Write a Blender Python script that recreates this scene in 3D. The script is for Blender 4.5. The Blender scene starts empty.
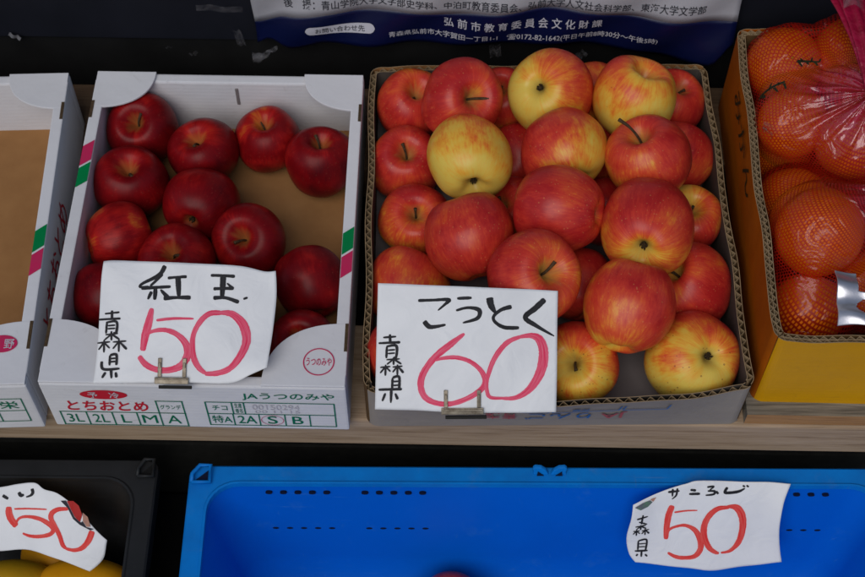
import bpy, bmesh, math, random
from math import sin, cos, pi, sqrt, radians
from mathutils import Vector, Matrix, noise
from mathutils.bvhtree import BVHTree

SC = bpy.context.scene
COL = SC.collection
random.seed(7)

# ---------------------------------------------------------------- camera
cam_data = bpy.data.cameras.new('camera')
cam = bpy.data.objects.new('camera', cam_data)
COL.objects.link(cam)
R_, U_, W_ = Vector((0.99984, 0.01756, 0.00259)), Vector((-0.01613, 0.83744, 0.54628)), Vector((-0.00743, 0.54624, -0.8376))
cam.matrix_world = Matrix(((R_.x, U_.x, -W_.x, 0.0222), (R_.y, U_.y, -W_.y, -0.68553), (R_.z, U_.z, -W_.z, 1.30101), (0, 0, 0, 1)))
cam_data.lens = 59.36
cam_data.sensor_width = 36
cam_data.clip_start = 0.05
cam_data.clip_end = 500
cam_data.dof.use_dof = True
cam_data.dof.focus_distance = 1.36
cam_data.dof.aperture_fstop = 13.0
SC.camera = cam

# ---------------------------------------------------------------- sky and soft overcast sun
SUN_ELEV, SUN_AZ = radians(50), radians(200)       # azimuth clockwise from +Y: in front of the stall, a little to the left
world = bpy.data.worlds.new('World')
SC.world = world
world.use_nodes = True
wn, wl = world.node_tree.nodes, world.node_tree.links
wn.clear()
w_out = wn.new('ShaderNodeOutputWorld')
w_bg = wn.new('ShaderNodeBackground')
w_sky = wn.new('ShaderNodeTexSky')
w_sky.sky_type = 'NISHITA'
w_sky.sun_disc = False
w_sky.sun_elevation = SUN_ELEV
w_sky.sun_rotation = SUN_AZ
w_bg.inputs['Strength'].default_value = 0.05
wl.new(w_sky.outputs[0], w_bg.inputs[0])
wl.new(w_bg.outputs[0], w_out.inputs[0])
sun_data = bpy.data.lights.new('sun', 'SUN')
sun = bpy.data.objects.new('sun', sun_data)
COL.objects.link(sun)
sun_data.energy = 1.1
sun_data.angle = radians(48)
sun_data.color = (1.0, 0.96, 0.90)
sd = Vector((sin(SUN_AZ) * cos(SUN_ELEV), cos(SUN_AZ) * cos(SUN_ELEV), sin(SUN_ELEV)))
sun.rotation_euler = sd.to_track_quat('Z', 'Y').to_euler()
sun.location = sd * 3
SC.view_settings.view_transform = 'Standard'
SC.view_settings.look = 'None'
SC.view_settings.gamma = 1
SC.view_settings.exposure = 0.45
SC.render.engine = 'CYCLES'

# ---------------------------------------------------------------- node helpers and materials
def base_mat(name):
    m = bpy.data.materials.new(name)
    m.use_nodes = True
    nt = m.node_tree
    return m, nt, nt.nodes['Principled BSDF']

def node(nt, kind, **kw):
    n = nt.nodes.new(kind)
    for k, v in kw.items():
        if k.startswith('i_'):
            n.inputs[k[2:].replace('_', ' ')].default_value = v
        else:
            setattr(n, k, v)
    return n

def ramp(nt, stops, src):
    r = nt.nodes.new('ShaderNodeValToRGB')
    e = r.color_ramp.elements
    while len(e) < len(stops):
        e.new(0.5)
    for el, (p, c) in zip(e, stops):
        el.position = p
        el.color = (*c, 1)
    nt.links.new(src, r.inputs[0])
    return r

def mathn(nt, op, a, b=None, clamp=False):
    n = nt.nodes.new('ShaderNodeMath')
    n.operation = op
    n.use_clamp = clamp
    for i, x in enumerate((a, b)):
        if x is None:
            continue
        if isinstance(x, (int, float)):
            n.inputs[i].default_value = x
        else:
            nt.links.new(x, n.inputs[i])
    return n.outputs[0]

def mixc(nt, fac, a, b):
    n = nt.nodes.new('ShaderNodeMix')
    n.data_type = 'RGBA'
    for i, x in ((0, fac), (6, a), (7, b)):
        if isinstance(x, (int, float)):
            n.inputs[i].default_value = x
        elif isinstance(x, tuple):
            n.inputs[i].default_value = (*x, 1)
        else:
            nt.links.new(x, n.inputs[i])
    return n.outputs[2]

def bump(nt, p, src, strength=0.2, dist=0.001):
    b = nt.nodes.new('ShaderNodeBump')
    b.inputs['Strength'].default_value = strength
    b.inputs['Distance'].default_value = dist
    nt.links.new(src, b.inputs['Height'])
    nt.links.new(b.outputs[0], p.inputs['Normal'])

def simple(name, c1, c2=None, rough=0.6, scale=30, bmp=0.0, bscale=None, metal=0.0, spec=0.15, stretch=(1, 1, 1), bdist=0.0006, card=None, scuff=None):
    """a two-tone mottled material in object space, with optional bump"""
    m, nt, p = base_mat(name)
    p.inputs['Roughness'].default_value = rough
    p.inputs['Metallic'].default_value = metal
    p.inputs['Specular IOR Level'].default_value = spec
    tc = node(nt, 'ShaderNodeTexCoord')
    mp = node(nt, 'ShaderNodeMapping')
    mp.inputs['Scale'].default_value = stretch
    nt.links.new(tc.outputs['Object'], mp.inputs[0])
    n = node(nt, 'ShaderNodeTexNoise', i_Scale=scale, i_Detail=6.0, i_Roughness=0.6)
    nt.links.new(mp.outputs[0], n.inputs[0])
    if c2 is None:
        c2 = tuple(x * 0.86 for x in c1)
    r = ramp(nt, [(0.3, c2), (0.7, c1)], n.outputs[0])
    col = r.outputs[0]
    if card:
        # handling marks: scattered scuffs and a few smudges in the board itself
        ns = node(nt, 'ShaderNodeTexNoise', i_Scale=38.0, i_Detail=7.0, i_Roughness=0.7, i_Distortion=0.8)
        nt.links.new(tc.outputs['Object'], ns.inputs[0])
        sm = ramp(nt, [(0.60, (0, 0, 0)), (0.70, (1, 1, 1))], ns.outputs[0])
        col = mixc(nt, mathn(nt, 'MULTIPLY', sm.outputs[0], 0.30), col, card)
        ng = node(nt, 'ShaderNodeTexNoise', i_Scale=5.0, i_Detail=3.0)
        nt.links.new(tc.outputs['Object'], ng.inputs[0])
        gm = ramp(nt, [(0.45, (0, 0, 0)), (0.72, (1, 1, 1))], ng.outputs[0])
        col = mixc(nt, mathn(nt, 'MULTIPLY', gm.outputs[0], 0.22), col, card)
    if scuff:
        # fine rubbed scratches and dull dusty patches
        for sc_, st_, lo, amt in ((7.0, (1, 30, 6), 0.63, 0.35), (6.0, (24, 2, 9), 0.64, 0.30), (16.0, (1, 1, 1), 0.58, 0.16)):
            m2 = node(nt, 'ShaderNodeMapping')
            m2.inputs['Scale'].default_value = st_
            nt.links.new(tc.outputs['Object'], m2.inputs[0])
            nk = node(nt, 'ShaderNodeTexNoise', i_Scale=sc_, i_Detail=6.0, i_Roughness=0.7)
            nt.links.new(m2.outputs[0], nk.inputs[0])
            km = ramp(nt, [(lo, (0, 0, 0)), (lo + 0.09, (1, 1, 1))], nk.outputs[0])
            col = mixc(nt, mathn(nt, 'MULTIPLY', km.outputs[0], amt), col, scuff)
    nt.links.new(col, p.inputs['Base Color'])
    if card:
        wv = node(nt, 'ShaderNodeTexWave', i_Scale=55.0, i_Distortion=0.6)
        wv.bands_direction = 'Z'
        nt.links.new(tc.outputs['Object'], wv.inputs[0])
        n2 = node(nt, 'ShaderNodeTexNoise', i_Scale=28.0, i_Detail=3.0)
        nt.links.new(tc.outputs['Object'], n2.inputs[0])
        bump(nt, p, mathn(nt, 'ADD', mathn(nt, 'MULTIPLY', wv.outputs['Fac'], 0.045), n2.outputs[0]), 0.5, 0.0022)
    elif bmp:
        n2 = node(nt, 'ShaderNodeTexNoise', i_Scale=bscale or scale * 4, i_Detail=4.0)
        nt.links.new(mp.outputs[0], n2.inputs[0])
        bump(nt, p, n2.outputs[0], bmp, bdist)
    return m

def apple_skin(name, stops, streak=0.55, rough=0.36, dot=(0.62, 0.42, 0.2), dot_amt=0.5, russet=(0.36, 0.25, 0.07), spec=0.30):
    m, nt, p = base_mat(name)
    at = node(nt, 'ShaderNodeAttribute', attribute_name='skin')
    sp = node(nt, 'ShaderNodeSeparateColor')
    nt.links.new(at.outputs['Color'], sp.inputs[0])
    tc = node(nt, 'ShaderNodeTexCoord')
    sx = node(nt, 'ShaderNodeSeparateXYZ')
    nt.links.new(tc.outputs['Object'], sx.inputs[0])
    cb = node(nt, 'ShaderNodeCombineXYZ')
    nt.links.new(sx.outputs[0], cb.inputs[0])
    nt.links.new(sx.outputs[1], cb.inputs[1])
    nm = node(nt, 'ShaderNodeVectorMath', operation='NORMALIZE')
    nt.links.new(cb.outputs[0], nm.inputs[0])
    ad = node(nt, 'ShaderNodeCombineXYZ')
    s2 = node(nt, 'ShaderNodeSeparateXYZ')
    nt.links.new(nm.outputs[0], s2.inputs[0])
    nt.links.new(s2.outputs[0], ad.inputs[0])
    nt.links.new(s2.outputs[1], ad.inputs[1])
    nt.links.new(mathn(nt, 'ADD', mathn(nt, 'MULTIPLY', sx.outputs[2], 7.0), mathn(nt, 'MULTIPLY', sp.outputs[2], 9.0)), ad.inputs[2])
    n1 = node(nt, 'ShaderNodeTexNoise', i_Scale=9.0, i_Detail=5.0, i_Roughness=0.62)
    nt.links.new(ad.outputs[0], n1.inputs[0])
    n2 = node(nt, 'ShaderNodeTexNoise', i_Scale=19.0, i_Detail=4.0, i_Roughness=0.65)
    nt.links.new(ad.outputs[0], n2.inputs[0])
    n3 = node(nt, 'ShaderNodeTexNoise', i_Scale=45.0, i_Detail=5.0, i_Roughness=0.65)
    nt.links.new(tc.outputs['Object'], n3.inputs[0])
    s = mathn(nt, 'ADD', mathn(nt, 'MULTIPLY', n1.outputs[0], 0.45), mathn(nt, 'MULTIPLY', n2.outputs[0], 0.55))
    s = mathn(nt, 'ADD', mathn(nt, 'MULTIPLY', s, 0.75), mathn(nt, 'MULTIPLY', n3.outputs[0], 0.45))
    s = mathn(nt, 'MULTIPLY', mathn(nt, 'SUBTRACT', s, 0.6), streak * 2)
    fac = mathn(nt, 'ADD', sp.outputs[0], s, True)
    col = ramp(nt, stops, fac).outputs[0]
    # lenticels: small pale and a few brown dots
    v = node(nt, 'ShaderNodeTexVoronoi', i_Scale=290.0)
    nt.links.new(tc.outputs['Object'], v.inputs['Vector'])
    sv = node(nt, 'ShaderNodeSeparateColor')
    nt.links.new(v.outputs['Color'], sv.inputs[0])
    d = mathn(nt, 'LESS_THAN', v.outputs['Distance'], mathn(nt, 'MULTIPLY', sv.outputs[0], 0.24))
    col = mixc(nt, mathn(nt, 'MULTIPLY', d, dot_amt), col, dot)
    v2 = node(nt, 'ShaderNodeTexVoronoi', i_Scale=190.0)
    nt.links.new(tc.outputs['Object'], v2.inputs['Vector'])
    sv2 = node(nt, 'ShaderNodeSeparateColor')
    nt.links.new(v2.outputs['Color'], sv2.inputs[0])
    d2 = mathn(nt, 'LESS_THAN', v2.outputs['Distance'], mathn(nt, 'MULTIPLY', mathn(nt, 'SUBTRACT', sv2.outputs[1], mathn(nt, 'SUBTRACT', 0.9, mathn(nt, 'MULTIPLY', at.outputs['Alpha'], 0.62))), 0.30))
    col = mixc(nt, mathn(nt, 'MULTIPLY', d2, 0.6), col, (0.20, 0.055, 0.02))
    # russet and yellow rays in the cavities
    rus = mathn(nt, 'MULTIPLY', sp.outputs[1], mathn(nt, 'ADD', 0.35, n2.outputs[0]), True)
    col = mixc(nt, rus, col, russet)
    nt.links.new(col, p.inputs['Base Color'])
    p.inputs['Roughness'].default_value = rough
    rr = mathn(nt, 'ADD', rough - 0.12, mathn(nt, 'MULTIPLY', n3.outputs[0], 0.18))
    nt.links.new(rr, p.inputs['Roughness'])
    p.inputs['Specular IOR Level'].default_value = spec
    p.inputs['Subsurface Weight'].default_value = 0.05
    p.inputs['Subsurface Radius'].default_value = (0.004, 0.0015, 0.0008)
    bump(nt, p, n3.outputs[0], 0.12, 0.0008)
    return m

M = {}
M['skin_mixed'] = apple_skin('mixed_apple_skin', [(0.0, (0.70, 0.50, 0.085)), (0.20, (0.74, 0.40, 0.045)), (0.39, (0.72, 0.20, 0.024)), (0.54, (0.64, 0.085, 0.024)), (0.74, (0.55, 0.038, 0.022)), (1.0, (0.40, 0.015, 0.015))], streak=0.62, dot_amt=0.25, dot=(0.70, 0.36, 0.12))
M['skin_dark'] = apple_skin('dark_apple_skin', [(0.0, (0.60, 0.18, 0.02)), (0.30, (0.40, 0.012, 0.010)), (0.56, (0.20, 0.003, 0.005)), (1.0, (0.085, 0.0015, 0.004))], streak=0.42, rough=0.40, dot=(0.38, 0.10, 0.06), dot_amt=0.16, spec=0.16, russet=(0.42, 0.19, 0.05))
M['stem'] = simple('stem_brown', (0.10, 0.06, 0.03), (0.03, 0.02, 0.012), 0.8, 300)
M['calyx'] = simple('calyx_brown', (0.07, 0.045, 0.02), (0.02, 0.014, 0.008), 0.9, 400)
M['white_card'] = simple('white_coated_card', (0.70, 0.70, 0.725), (0.66, 0.66, 0.685), 0.5, 12, 0.15, 60, card=(0.42, 0.40, 0.40))
M['kraft'] = simple('kraft_board', (0.33, 0.165, 0.062), (0.27, 0.13, 0.047), 0.8, 25, 0.2, 220)
M['kraft_dark'] = simple('kraft_flute', (0.27, 0.19, 0.11), (0.17, 0.115, 0.06), 0.85, 90)
M['kraft_edge'] = simple('kraft_liner', (0.36, 0.26, 0.15), (0.26, 0.18, 0.10), 0.85, 60)
M['grey_card'] = simple('grey_printed_card', (0.32, 0.28, 0.235), (0.26, 0.225, 0.19), 0.6, 9, 0.15, 80, card=(0.18, 0.165, 0.15))
M['wall_inner'] = simple('shaded_inner_liner', (0.10, 0.085, 0.075), (0.07, 0.058, 0.05), 0.85, 14, 0.1, 100)  # shade inside the carton is put into this liner's colour
M['cut_slot'] = simple('shaded_cut_slot', (0.10, 0.065, 0.035), (0.05, 0.032, 0.018), 0.9, 150)
M['inner_grey'] = simple('grey_inner_liner', (0.21, 0.185, 0.185), (0.17, 0.15, 0.15), 0.8, 14, 0.1, 100)
M['yellow_card'] = simple('yellow_printed_card', (0.64, 0.315, 0.001), (0.57, 0.27, 0.001), 0.42, 10, 0.1, 60, card=(0.40, 0.19, 0.01))
M['orange_card'] = simple('orange_printed_card', (0.42, 0.10, 0.002), (0.32, 0.07, 0.002), 0.5, 14, 0.1, 60, card=(0.20, 0.07, 0.005))
M['brown_inner'] = simple('brown_inner_liner', (0.13, 0.075, 0.03), (0.09, 0.05, 0.02), 0.8, 20)
M['blue'] = simple('blue_plastic', (0.0003, 0.115, 0.62), (0.0003, 0.102, 0.56), 0.38, 9, 0.12, 70, scuff=(0.05, 0.20, 0.55))
M['blue_rim'] = simple('blue_plastic_scuffed', (0.001, 0.20, 0.66), (0.003, 0.15, 0.52), 0.45, 26, 0.2, 120, scuff=(0.10, 0.20, 0.38))
M['black_plastic'] = simple('black_plastic', (0.022, 0.023, 0.025), (0.014, 0.015, 0.016), 0.42, 20, 0.2, 120, scuff=(0.06, 0.06, 0.06))
M['dark_board'] = simple('dark_painted_board', (0.013, 0.014, 0.021), (0.008, 0.009, 0.013), 0.5, 8, 0.2, 60)
M['gap_shade'] = simple('gap_shade_dark', (0.026, 0.026, 0.023), (0.016, 0.016, 0.015), 0.85, 60)  # colour of the shadowed gap under the front plank
M['void_dark'] = simple('dark_timber', (0.010, 0.010, 0.010), (0.005, 0.005, 0.005), 0.8, 14)
M['asphalt'] = simple('asphalt_grey', (0.06, 0.06, 0.06), (0.04, 0.04, 0.04), 0.9, 40, 0.4, 300)
M['slot'] = simple('slot_dark', (0.004, 0.008, 0.03), None, 0.8)
M['green_ink'] = simple('green_print', (0.0, 0.13, 0.065), (0.004, 0.17, 0.085), 0.5, 120)
M['red_ink'] = simple('red_print', (0.56, 0.012, 0.03), (0.50, 0.02, 0.04), 0.5, 120)
M['pink_ink'] = simple('pink_print', (0.56, 0.02, 0.10), (0.5, 0.03, 0.1), 0.5, 120)
M['bandgreen_ink'] = simple('green_band', (0.0, 0.22, 0.06), None, 0.5, 60)
M['grey_ink'] = simple('grey_stamp', (0.40, 0.38, 0.42), (0.55, 0.54, 0.58), 0.6, 400)
M['blue_ink'] = simple('blue_print', (0.03, 0.13, 0.36), (0.06, 0.16, 0.34), 0.5, 90)
M['faded_red'] = simple('faded_red_print', (0.40, 0.06, 0.06), (0.36, 0.14, 0.13), 0.5, 90)
M['white_ink'] = simple('white_print', (0.55, 0.55, 0.60), None, 0.5)
M['black_ink'] = simple('black_brush_ink', (0.012, 0.012, 0.014), (0.05, 0.05, 0.055), 0.55, 120)
M['dark_text'] = simple('dark_print', (0.03, 0.03, 0.04), None, 0.6)
M['navy'] = simple('navy_print', (0.003, 0.006, 0.045), (0.002, 0.005, 0.035), 0.35, 10, 0.3, 18, bdist=0.004, spec=0.3)
M['poster_white'] = simple('poster_paper', (0.42, 0.42, 0.45), (0.36, 0.36, 0.39), 0.4, 10, 0.3, 18, bdist=0.004)
M['clip'] = simple('clip_metal', (0.30, 0.26, 0.20), (0.09, 0.065, 0.04), 0.4, 120, metal=0.4, spec=0.4)
M['clip_dark'] = simple('clip_rubber', (0.02, 0.018, 0.016), None, 0.7)
M['foil'] = simple('silver_foil', (0.72, 0.72, 0.76), (0.5, 0.5, 0.55), 0.3, 40, 0.4, 90, metal=0.75)
M['orange_peel'] = simple('orange_peel', (0.95, 0.24, 0.004), (0.88, 0.18, 0.003), 0.42, 30, 0.35, 420, bdist=0.0012)
M['fruit_yellow'] = simple('yellow_fruit_skin', (0.74, 0.36, 0.008), (0.66, 0.26, 0.006), 0.45, 22, 0.1, 200)
M['fruit_green'] = simple('greenish_fruit_skin', (0.42, 0.27, 0.012), (0.62, 0.30, 0.01), 0.45, 18, 0.1, 200)
M['pink_band'] = simple('pink_ribbon', (0.36, 0.005, 0.045), (0.22, 0.004, 0.022), 0.3, 60, 0.9, 70, spec=0.5, bdist=0.004)
M['dark_green_tag'] = simple('dark_label_print', (0.012, 0.014, 0.008), (0.03, 0.03, 0.012), 0.5, 90)
M['print_purple'] = simple('colour_print', (0.12, 0.06, 0.16), (0.10, 0.22, 0.12), 0.5, 160)
M['print_red'] = simple('red_colour_print', (0.42, 0.014, 0.012), None, 0.45, 80)
M['print_skin'] = simple('tan_colour_print', (0.5, 0.26, 0.17), (0.32, 0.16, 0.14), 0.5, 200)

def paper_mat():
    m, nt, p = base_mat('sign_paper')
    p.inputs['Roughness'].default_value = 0.55
    tc = node(nt, 'ShaderNodeTexCoord')
    n = node(nt, 'ShaderNodeTexNoise', i_Scale=22.0, i_Detail=6.0)
    nt.links.new(tc.outputs['Object'], n.inputs[0])
    r = ramp(nt, [(0.3, (0.71, 0.715, 0.735)), (0.7, (0.78, 0.785, 0.80))], n.outputs[0])
    nt.links.new(r.outputs[0], p.inputs['Base Color'])
    n2 = node(nt, 'ShaderNodeTexNoise', i_Scale=30.0, i_Detail=3.0, i_Distortion=1.2)
    nt.links.new(tc.outputs['Object'], n2.inputs[0])
    bump(nt, p, n2.outputs[0], 0.5, 0.003)
    return m
M['paper'] = paper_mat()

def marker_mat(name, c1, c2):
    """felt brush: streaks along the stroke, in the ribbon's own UVs"""
    m, nt, p = base_mat(name)
    uv = node(nt, 'ShaderNodeUVMap')
    mp = node(nt, 'ShaderNodeMapping')
    mp.inputs['Scale'].default_value = (0.02, 4.0, 1)
    nt.links.new(uv.outputs[0], mp.inputs[0])
    n = node(nt, 'ShaderNodeTexNoise', i_Scale=2.2, i_Detail=4.0)
    nt.links.new(mp.outputs[0], n.inputs[0])
    r = ramp(nt, [(0.36, c1), (0.62, c2)], n.outputs[0])
    nt.links.new(r.outputs[0], p.inputs['Base Color'])
    p.inputs['Roughness'].default_value = 0.55
    p.inputs['Specular IOR Level'].default_value = 0.15
    return m
M['marker_pink'] = marker_mat('pink_marker', (0.70, 0.018, 0.085), (0.78, 0.15, 0.23))
M['marker_red'] = marker_mat('red_marker', (0.68, 0.020, 0.022), (0.76, 0.11, 0.09))
M['brush_black'] = marker_mat('black_brush', (0.005, 0.005, 0.007), (0.030, 0.030, 0.036))

def wood_mat(name, c1, c2, c3, axis=0, rough=0.65):
    m, nt, p = base_mat(name)
    tc = node(nt, 'ShaderNodeTexCoord')
    mp = node(nt, 'ShaderNodeMapping')
    sc = [38, 38, 38]
    sc[axis] = 1.6
    mp.inputs['Scale'].default_value = sc
    nt.links.new(tc.outputs['Object'], mp.inputs[0])
    n = node(nt, 'ShaderNodeTexNoise', i_Scale=3.0, i_Detail=10.0, i_Roughness=0.70, i_Distortion=0.5)
    nt.links.new(mp.outputs[0], n.inputs[0])
    n2 = node(nt, 'ShaderNodeTexNoise', i_Scale=14.0, i_Detail=4.0)
    nt.links.new(mp.outputs[0], n2.inputs[0])
    f = mathn(nt, 'ADD', mathn(nt, 'MULTIPLY', n.outputs[0], 0.7), mathn(nt, 'MULTIPLY', n2.outputs[0], 0.3))
    r = ramp(nt, [(0.34, c3), (0.48, c2), (0.62, c1)], f)
    nt.links.new(r.outputs[0], p.inputs['Base Color'])
    p.inputs['Roughness'].default_value = rough
    p.inputs['Specular IOR Level'].default_value = 0.15
    bump(nt, p, f, 0.35, 0.0015)
    return m
M['plank'] = wood_mat('planed_wood', (0.42, 0.31, 0.215), (0.34, 0.24, 0.155), (0.20, 0.13, 0.075))
M['plank_shaded'] = wood_mat('shaded_brown_wood', (0.13, 0.085, 0.05), (0.10, 0.06, 0.035), (0.05, 0.03, 0.018))  # wood darkened: the shade behind the cartons is in its colour
M['plank_orange'] = wood_mat('orange_brown_wood', (0.42, 0.23, 0.10), (0.34, 0.18, 0.075), (0.20, 0.10, 0.045))
M['plank_grey'] = wood_mat('weathered_wood', (0.30, 0.265, 0.21), (0.17, 0.15, 0.12), (0.045, 0.04, 0.035))

def net_mat():
    m, nt, p = base_mat('red_net')
    p.inputs['Base Color'].default_value = (0.62, 0.035, 0.02, 1)
    p.inputs['Roughness'].default_value = 0.35
    p.inputs['Specular IOR Level'].default_value = 0.2
    p.inputs['Transmission Weight'].default_value = 0.0
    uv = node(nt, 'ShaderNodeUVMap')
    sx = node(nt, 'ShaderNodeSeparateXYZ')
    nt.links.new(uv.outputs[0], sx.inputs[0])
    # staggered cells: thread where either wave is near its edge
    row = mathn(nt, 'FLOOR', sx.outputs[1])
    off = mathn(nt, 'MULTIPLY', mathn(nt, 'MODULO', row, 2.0), 0.5)
    fu = mathn(nt, 'FRACT', mathn(nt, 'ADD', sx.outputs[0], off))
    fv = mathn(nt, 'FRACT', sx.outputs[1])
    du = mathn(nt, 'ABSOLUTE', mathn(nt, 'SUBTRACT', fu, 0.5))
    dv = mathn(nt, 'ABSOLUTE', mathn(nt, 'SUBTRACT', fv, 0.5))
    thr = mathn(nt, 'MAXIMUM', mathn(nt, 'GREATER_THAN', du, 0.31), mathn(nt, 'GREATER_THAN', dv, 0.31))
    tr = node(nt, 'ShaderNodeBsdfTransparent')
    mx = node(nt, 'ShaderNodeMixShader')
    at = node(nt, 'ShaderNodeAttribute', attribute_name='gather')
    th2 = mathn(nt, 'MAXIMUM', mathn(nt, 'MULTIPLY', thr, 0.85), mathn(nt, 'MULTIPLY', at.outputs['Fac'], 0.92))
    nt.links.new(th2, mx.inputs[0])
    nt.links.new(mixc(nt, at.outputs['Fac'], (0.36, 0.010, 0.003), (0.42, 0.014, 0.07)), p.inputs['Base Color'])
    nt.links.new(tr.outputs[0], mx.inputs[1])
    nt.links.new(p.outputs[0], mx.inputs[2])
    gl = node(nt, 'ShaderNodeBsdfGlossy', i_Roughness=0.12)
    gl.inputs['Color'].default_value = (0.9, 0.85, 0.9, 1)
    mx2 = node(nt, 'ShaderNodeMixShader')
    tcn = node(nt, 'ShaderNodeTexCoord')
    nz = node(nt, 'ShaderNodeTexNoise', i_Scale=34.0, i_Detail=3.0)
    nt.links.new(tcn.outputs['Object'], nz.inputs[0])
    gf = mathn(nt, 'ADD', 0.022, mathn(nt, 'MULTIPLY', at.outputs['Fac'], 0.14), True)
    nt.links.new(gf, mx2.inputs[0])
    nt.links.new(mx.outputs[0], mx2.inputs[1])
    nt.links.new(gl.outputs[0], mx2.inputs[2])
    bn = node(nt, 'ShaderNodeBump', i_Strength=0.8, i_Distance=0.010)
    nz2 = node(nt, 'ShaderNodeTexNoise', i_Scale=26.0, i_Detail=2.0, i_Distortion=1.8)
    nt.links.new(tcn.outputs['Object'], nz2.inputs[0])
    nt.links.new(nz2.outputs[0], bn.inputs['Height'])
    nt.links.new(bn.outputs[0], gl.inputs['Normal'])
    nt.links.new(mx2.outputs[0], nt.nodes['Material Output'].inputs[0])
    return m
M['net'] = net_mat()

def film_mat():
    m, nt, p = base_mat('clear_film')
    tr = node(nt, 'ShaderNodeBsdfTransparent')
    tr.inputs['Color'].default_value = (0.95, 0.95, 0.97, 1)
    gl = node(nt, 'ShaderNodeBsdfPrincipled', i_Roughness=0.18)
    gl.inputs['Base Color'].default_value = (0.34, 0.33, 0.35, 1)
    tc = node(nt, 'ShaderNodeTexCoord')
    n = node(nt, 'ShaderNodeTexNoise', i_Scale=50.0, i_Detail=4.0, i_Distortion=1.5)
    nt.links.new(tc.outputs['Object'], n.inputs[0])
    b = node(nt, 'ShaderNodeBump', i_Strength=0.8, i_Distance=0.004)
    nt.links.new(n.outputs[0], b.inputs['Height'])
    nt.links.new(b.outputs[0], gl.inputs['Normal'])
    mx = node(nt, 'ShaderNodeMixShader')
    f = mathn(nt, 'MULTIPLY', mathn(nt, 'SUBTRACT', n.outputs[0], 0.3, True), 0.6, True)
    nt.links.new(f, mx.inputs[0])
    nt.links.new(tr.outputs[0], mx.inputs[1])
    nt.links.new(gl.outputs[0], mx.inputs[2])
    nt.links.new(mx.outputs[0], nt.nodes['Material Output'].inputs[0])
    return m
M['film'] = film_mat()

# ---------------------------------------------------------------- object and mesh helpers
def link(name, me, parent=None):
    o = bpy.data.objects.new(name, me)
    COL.objects.link(o)
    if parent is not None:
        o.parent = parent
    return o

def tag(o, label, cat, group=None):
    o['label'] = label
    o['category'] = cat
    if group:
        o['group'] = group
    return o

def thing(name, label, cat, loc=(0, 0, 0), rz=0.0, group=None):
    o = link(name, None)
    o.location = loc
    o.rotation_euler = (0, 0, rz)
    o.empty_display_size = 0.03
    return tag(o, label, cat, group)

class MB:
    def __init__(self):
        self.v, self.f, self.mi, self.uv = [], [], [], {}
    def add(self, verts, faces, mi=0):
        b = len(self.v)
        self.v += [tuple(x) for x in verts]
        for f in faces:
            self.f.append(tuple(b + i for i in f))
            self.mi.append(mi)
        return b
    def box(self, a, b, mi=0):
        (x0, y0, z0), (x1, y1, z1) = a, b
        vs = [(x0, y0, z0), (x1, y0, z0), (x1, y1, z0), (x0, y1, z0), (x0, y0, z1), (x1, y0, z1), (x1, y1, z1), (x0, y1, z1)]
        self.add(vs, [(0, 3, 2, 1), (4, 5, 6, 7), (0, 1, 5, 4), (1, 2, 6, 5), (2, 3, 7, 6), (3, 0, 4, 7)], mi)
    def prism(self, pts, vec, mi=0):
        """closed polygon of 3D points pushed along vec"""
        n = len(pts)
        p = [Vector(q) for q in pts]
        v = Vector(vec)
        self.add(p + [q + v for q in p], [tuple(range(n - 1, -1, -1)), tuple(range(n, 2 * n))] + [(i, (i + 1) % n, n + (i + 1) % n, n + i) for i in range(n)], mi)
    def tube(self, pts, rads, n=10, mi=0, caps=True):
        pts = [Vector(p) for p in pts]
        rings = []
        ref = Vector((0.31, 0.52, 0.8))
        for i, p in enumerate(pts):
            t = (pts[min(i + 1, len(pts) - 1)] - pts[max(i - 1, 0)]).normalized()
            a = t.cross(ref).normalized()
            b = t.cross(a)
            r = rads[i] if isinstance(rads, (list, tuple)) else rads
            rings.append([p + (a * cos(2 * pi * k / n) + b * sin(2 * pi * k / n)) * r for k in range(n)])
        fs = []
        for i in range(len(pts) - 1):
            for k in range(n):
                fs.append((i * n + k, i * n + (k + 1) % n, (i + 1) * n + (k + 1) % n, (i + 1) * n + k))
        if caps:
            fs.append(tuple(range(n - 1, -1, -1)))
            fs.append(tuple((len(pts) - 1) * n + k for k in range(n)))
        self.add([q for r in rings for q in r], fs, mi)
    def grid(self, fn, nu, nv, mi=0, wrap=False):
        vs = [fn(i / nu, j / nv) for j in range(nv + 1) for i in range(nu + (0 if wrap else 1))]
        w = nu if wrap else nu + 1
        fs = []
        for j in range(nv):
            for i in range(nu):
                i2 = (i + 1) % w
                fs.append((j * w + i, j * w + i2, (j + 1) * w + i2, (j + 1) * w + i))
        return self.add(vs, fs, mi)
    def build(self, name, mats, parent=None, smooth=False, bevel=0.0, fix=True, auto=None):
        me = bpy.data.meshes.new(name)
        me.from_pydata(self.v, [], self.f)
        for m in (mats if isinstance(mats, (list, tuple)) else [mats]):
            me.materials.append(m)
        me.polygons.foreach_set('material_index', self.mi)
        if fix or bevel:
            bm = bmesh.new()
            bm.from_mesh(me)
            if bevel:
                es = [e for e in bm.edges if len(e.link_faces) == 2 and e.calc_face_angle(0) > 0.6]
                bmesh.ops.bevel(bm, geom=es, offset=bevel, segments=2, affect='EDGES', profile=0.6)
            bmesh.ops.recalc_face_normals(bm, faces=bm.faces)
            bm.to_mesh(me)
            bm.free()
        if smooth:
            me.polygons.foreach_set('use_smooth', [True] * len(me.polygons))
        o = link(name, me, parent)
        return o

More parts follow.
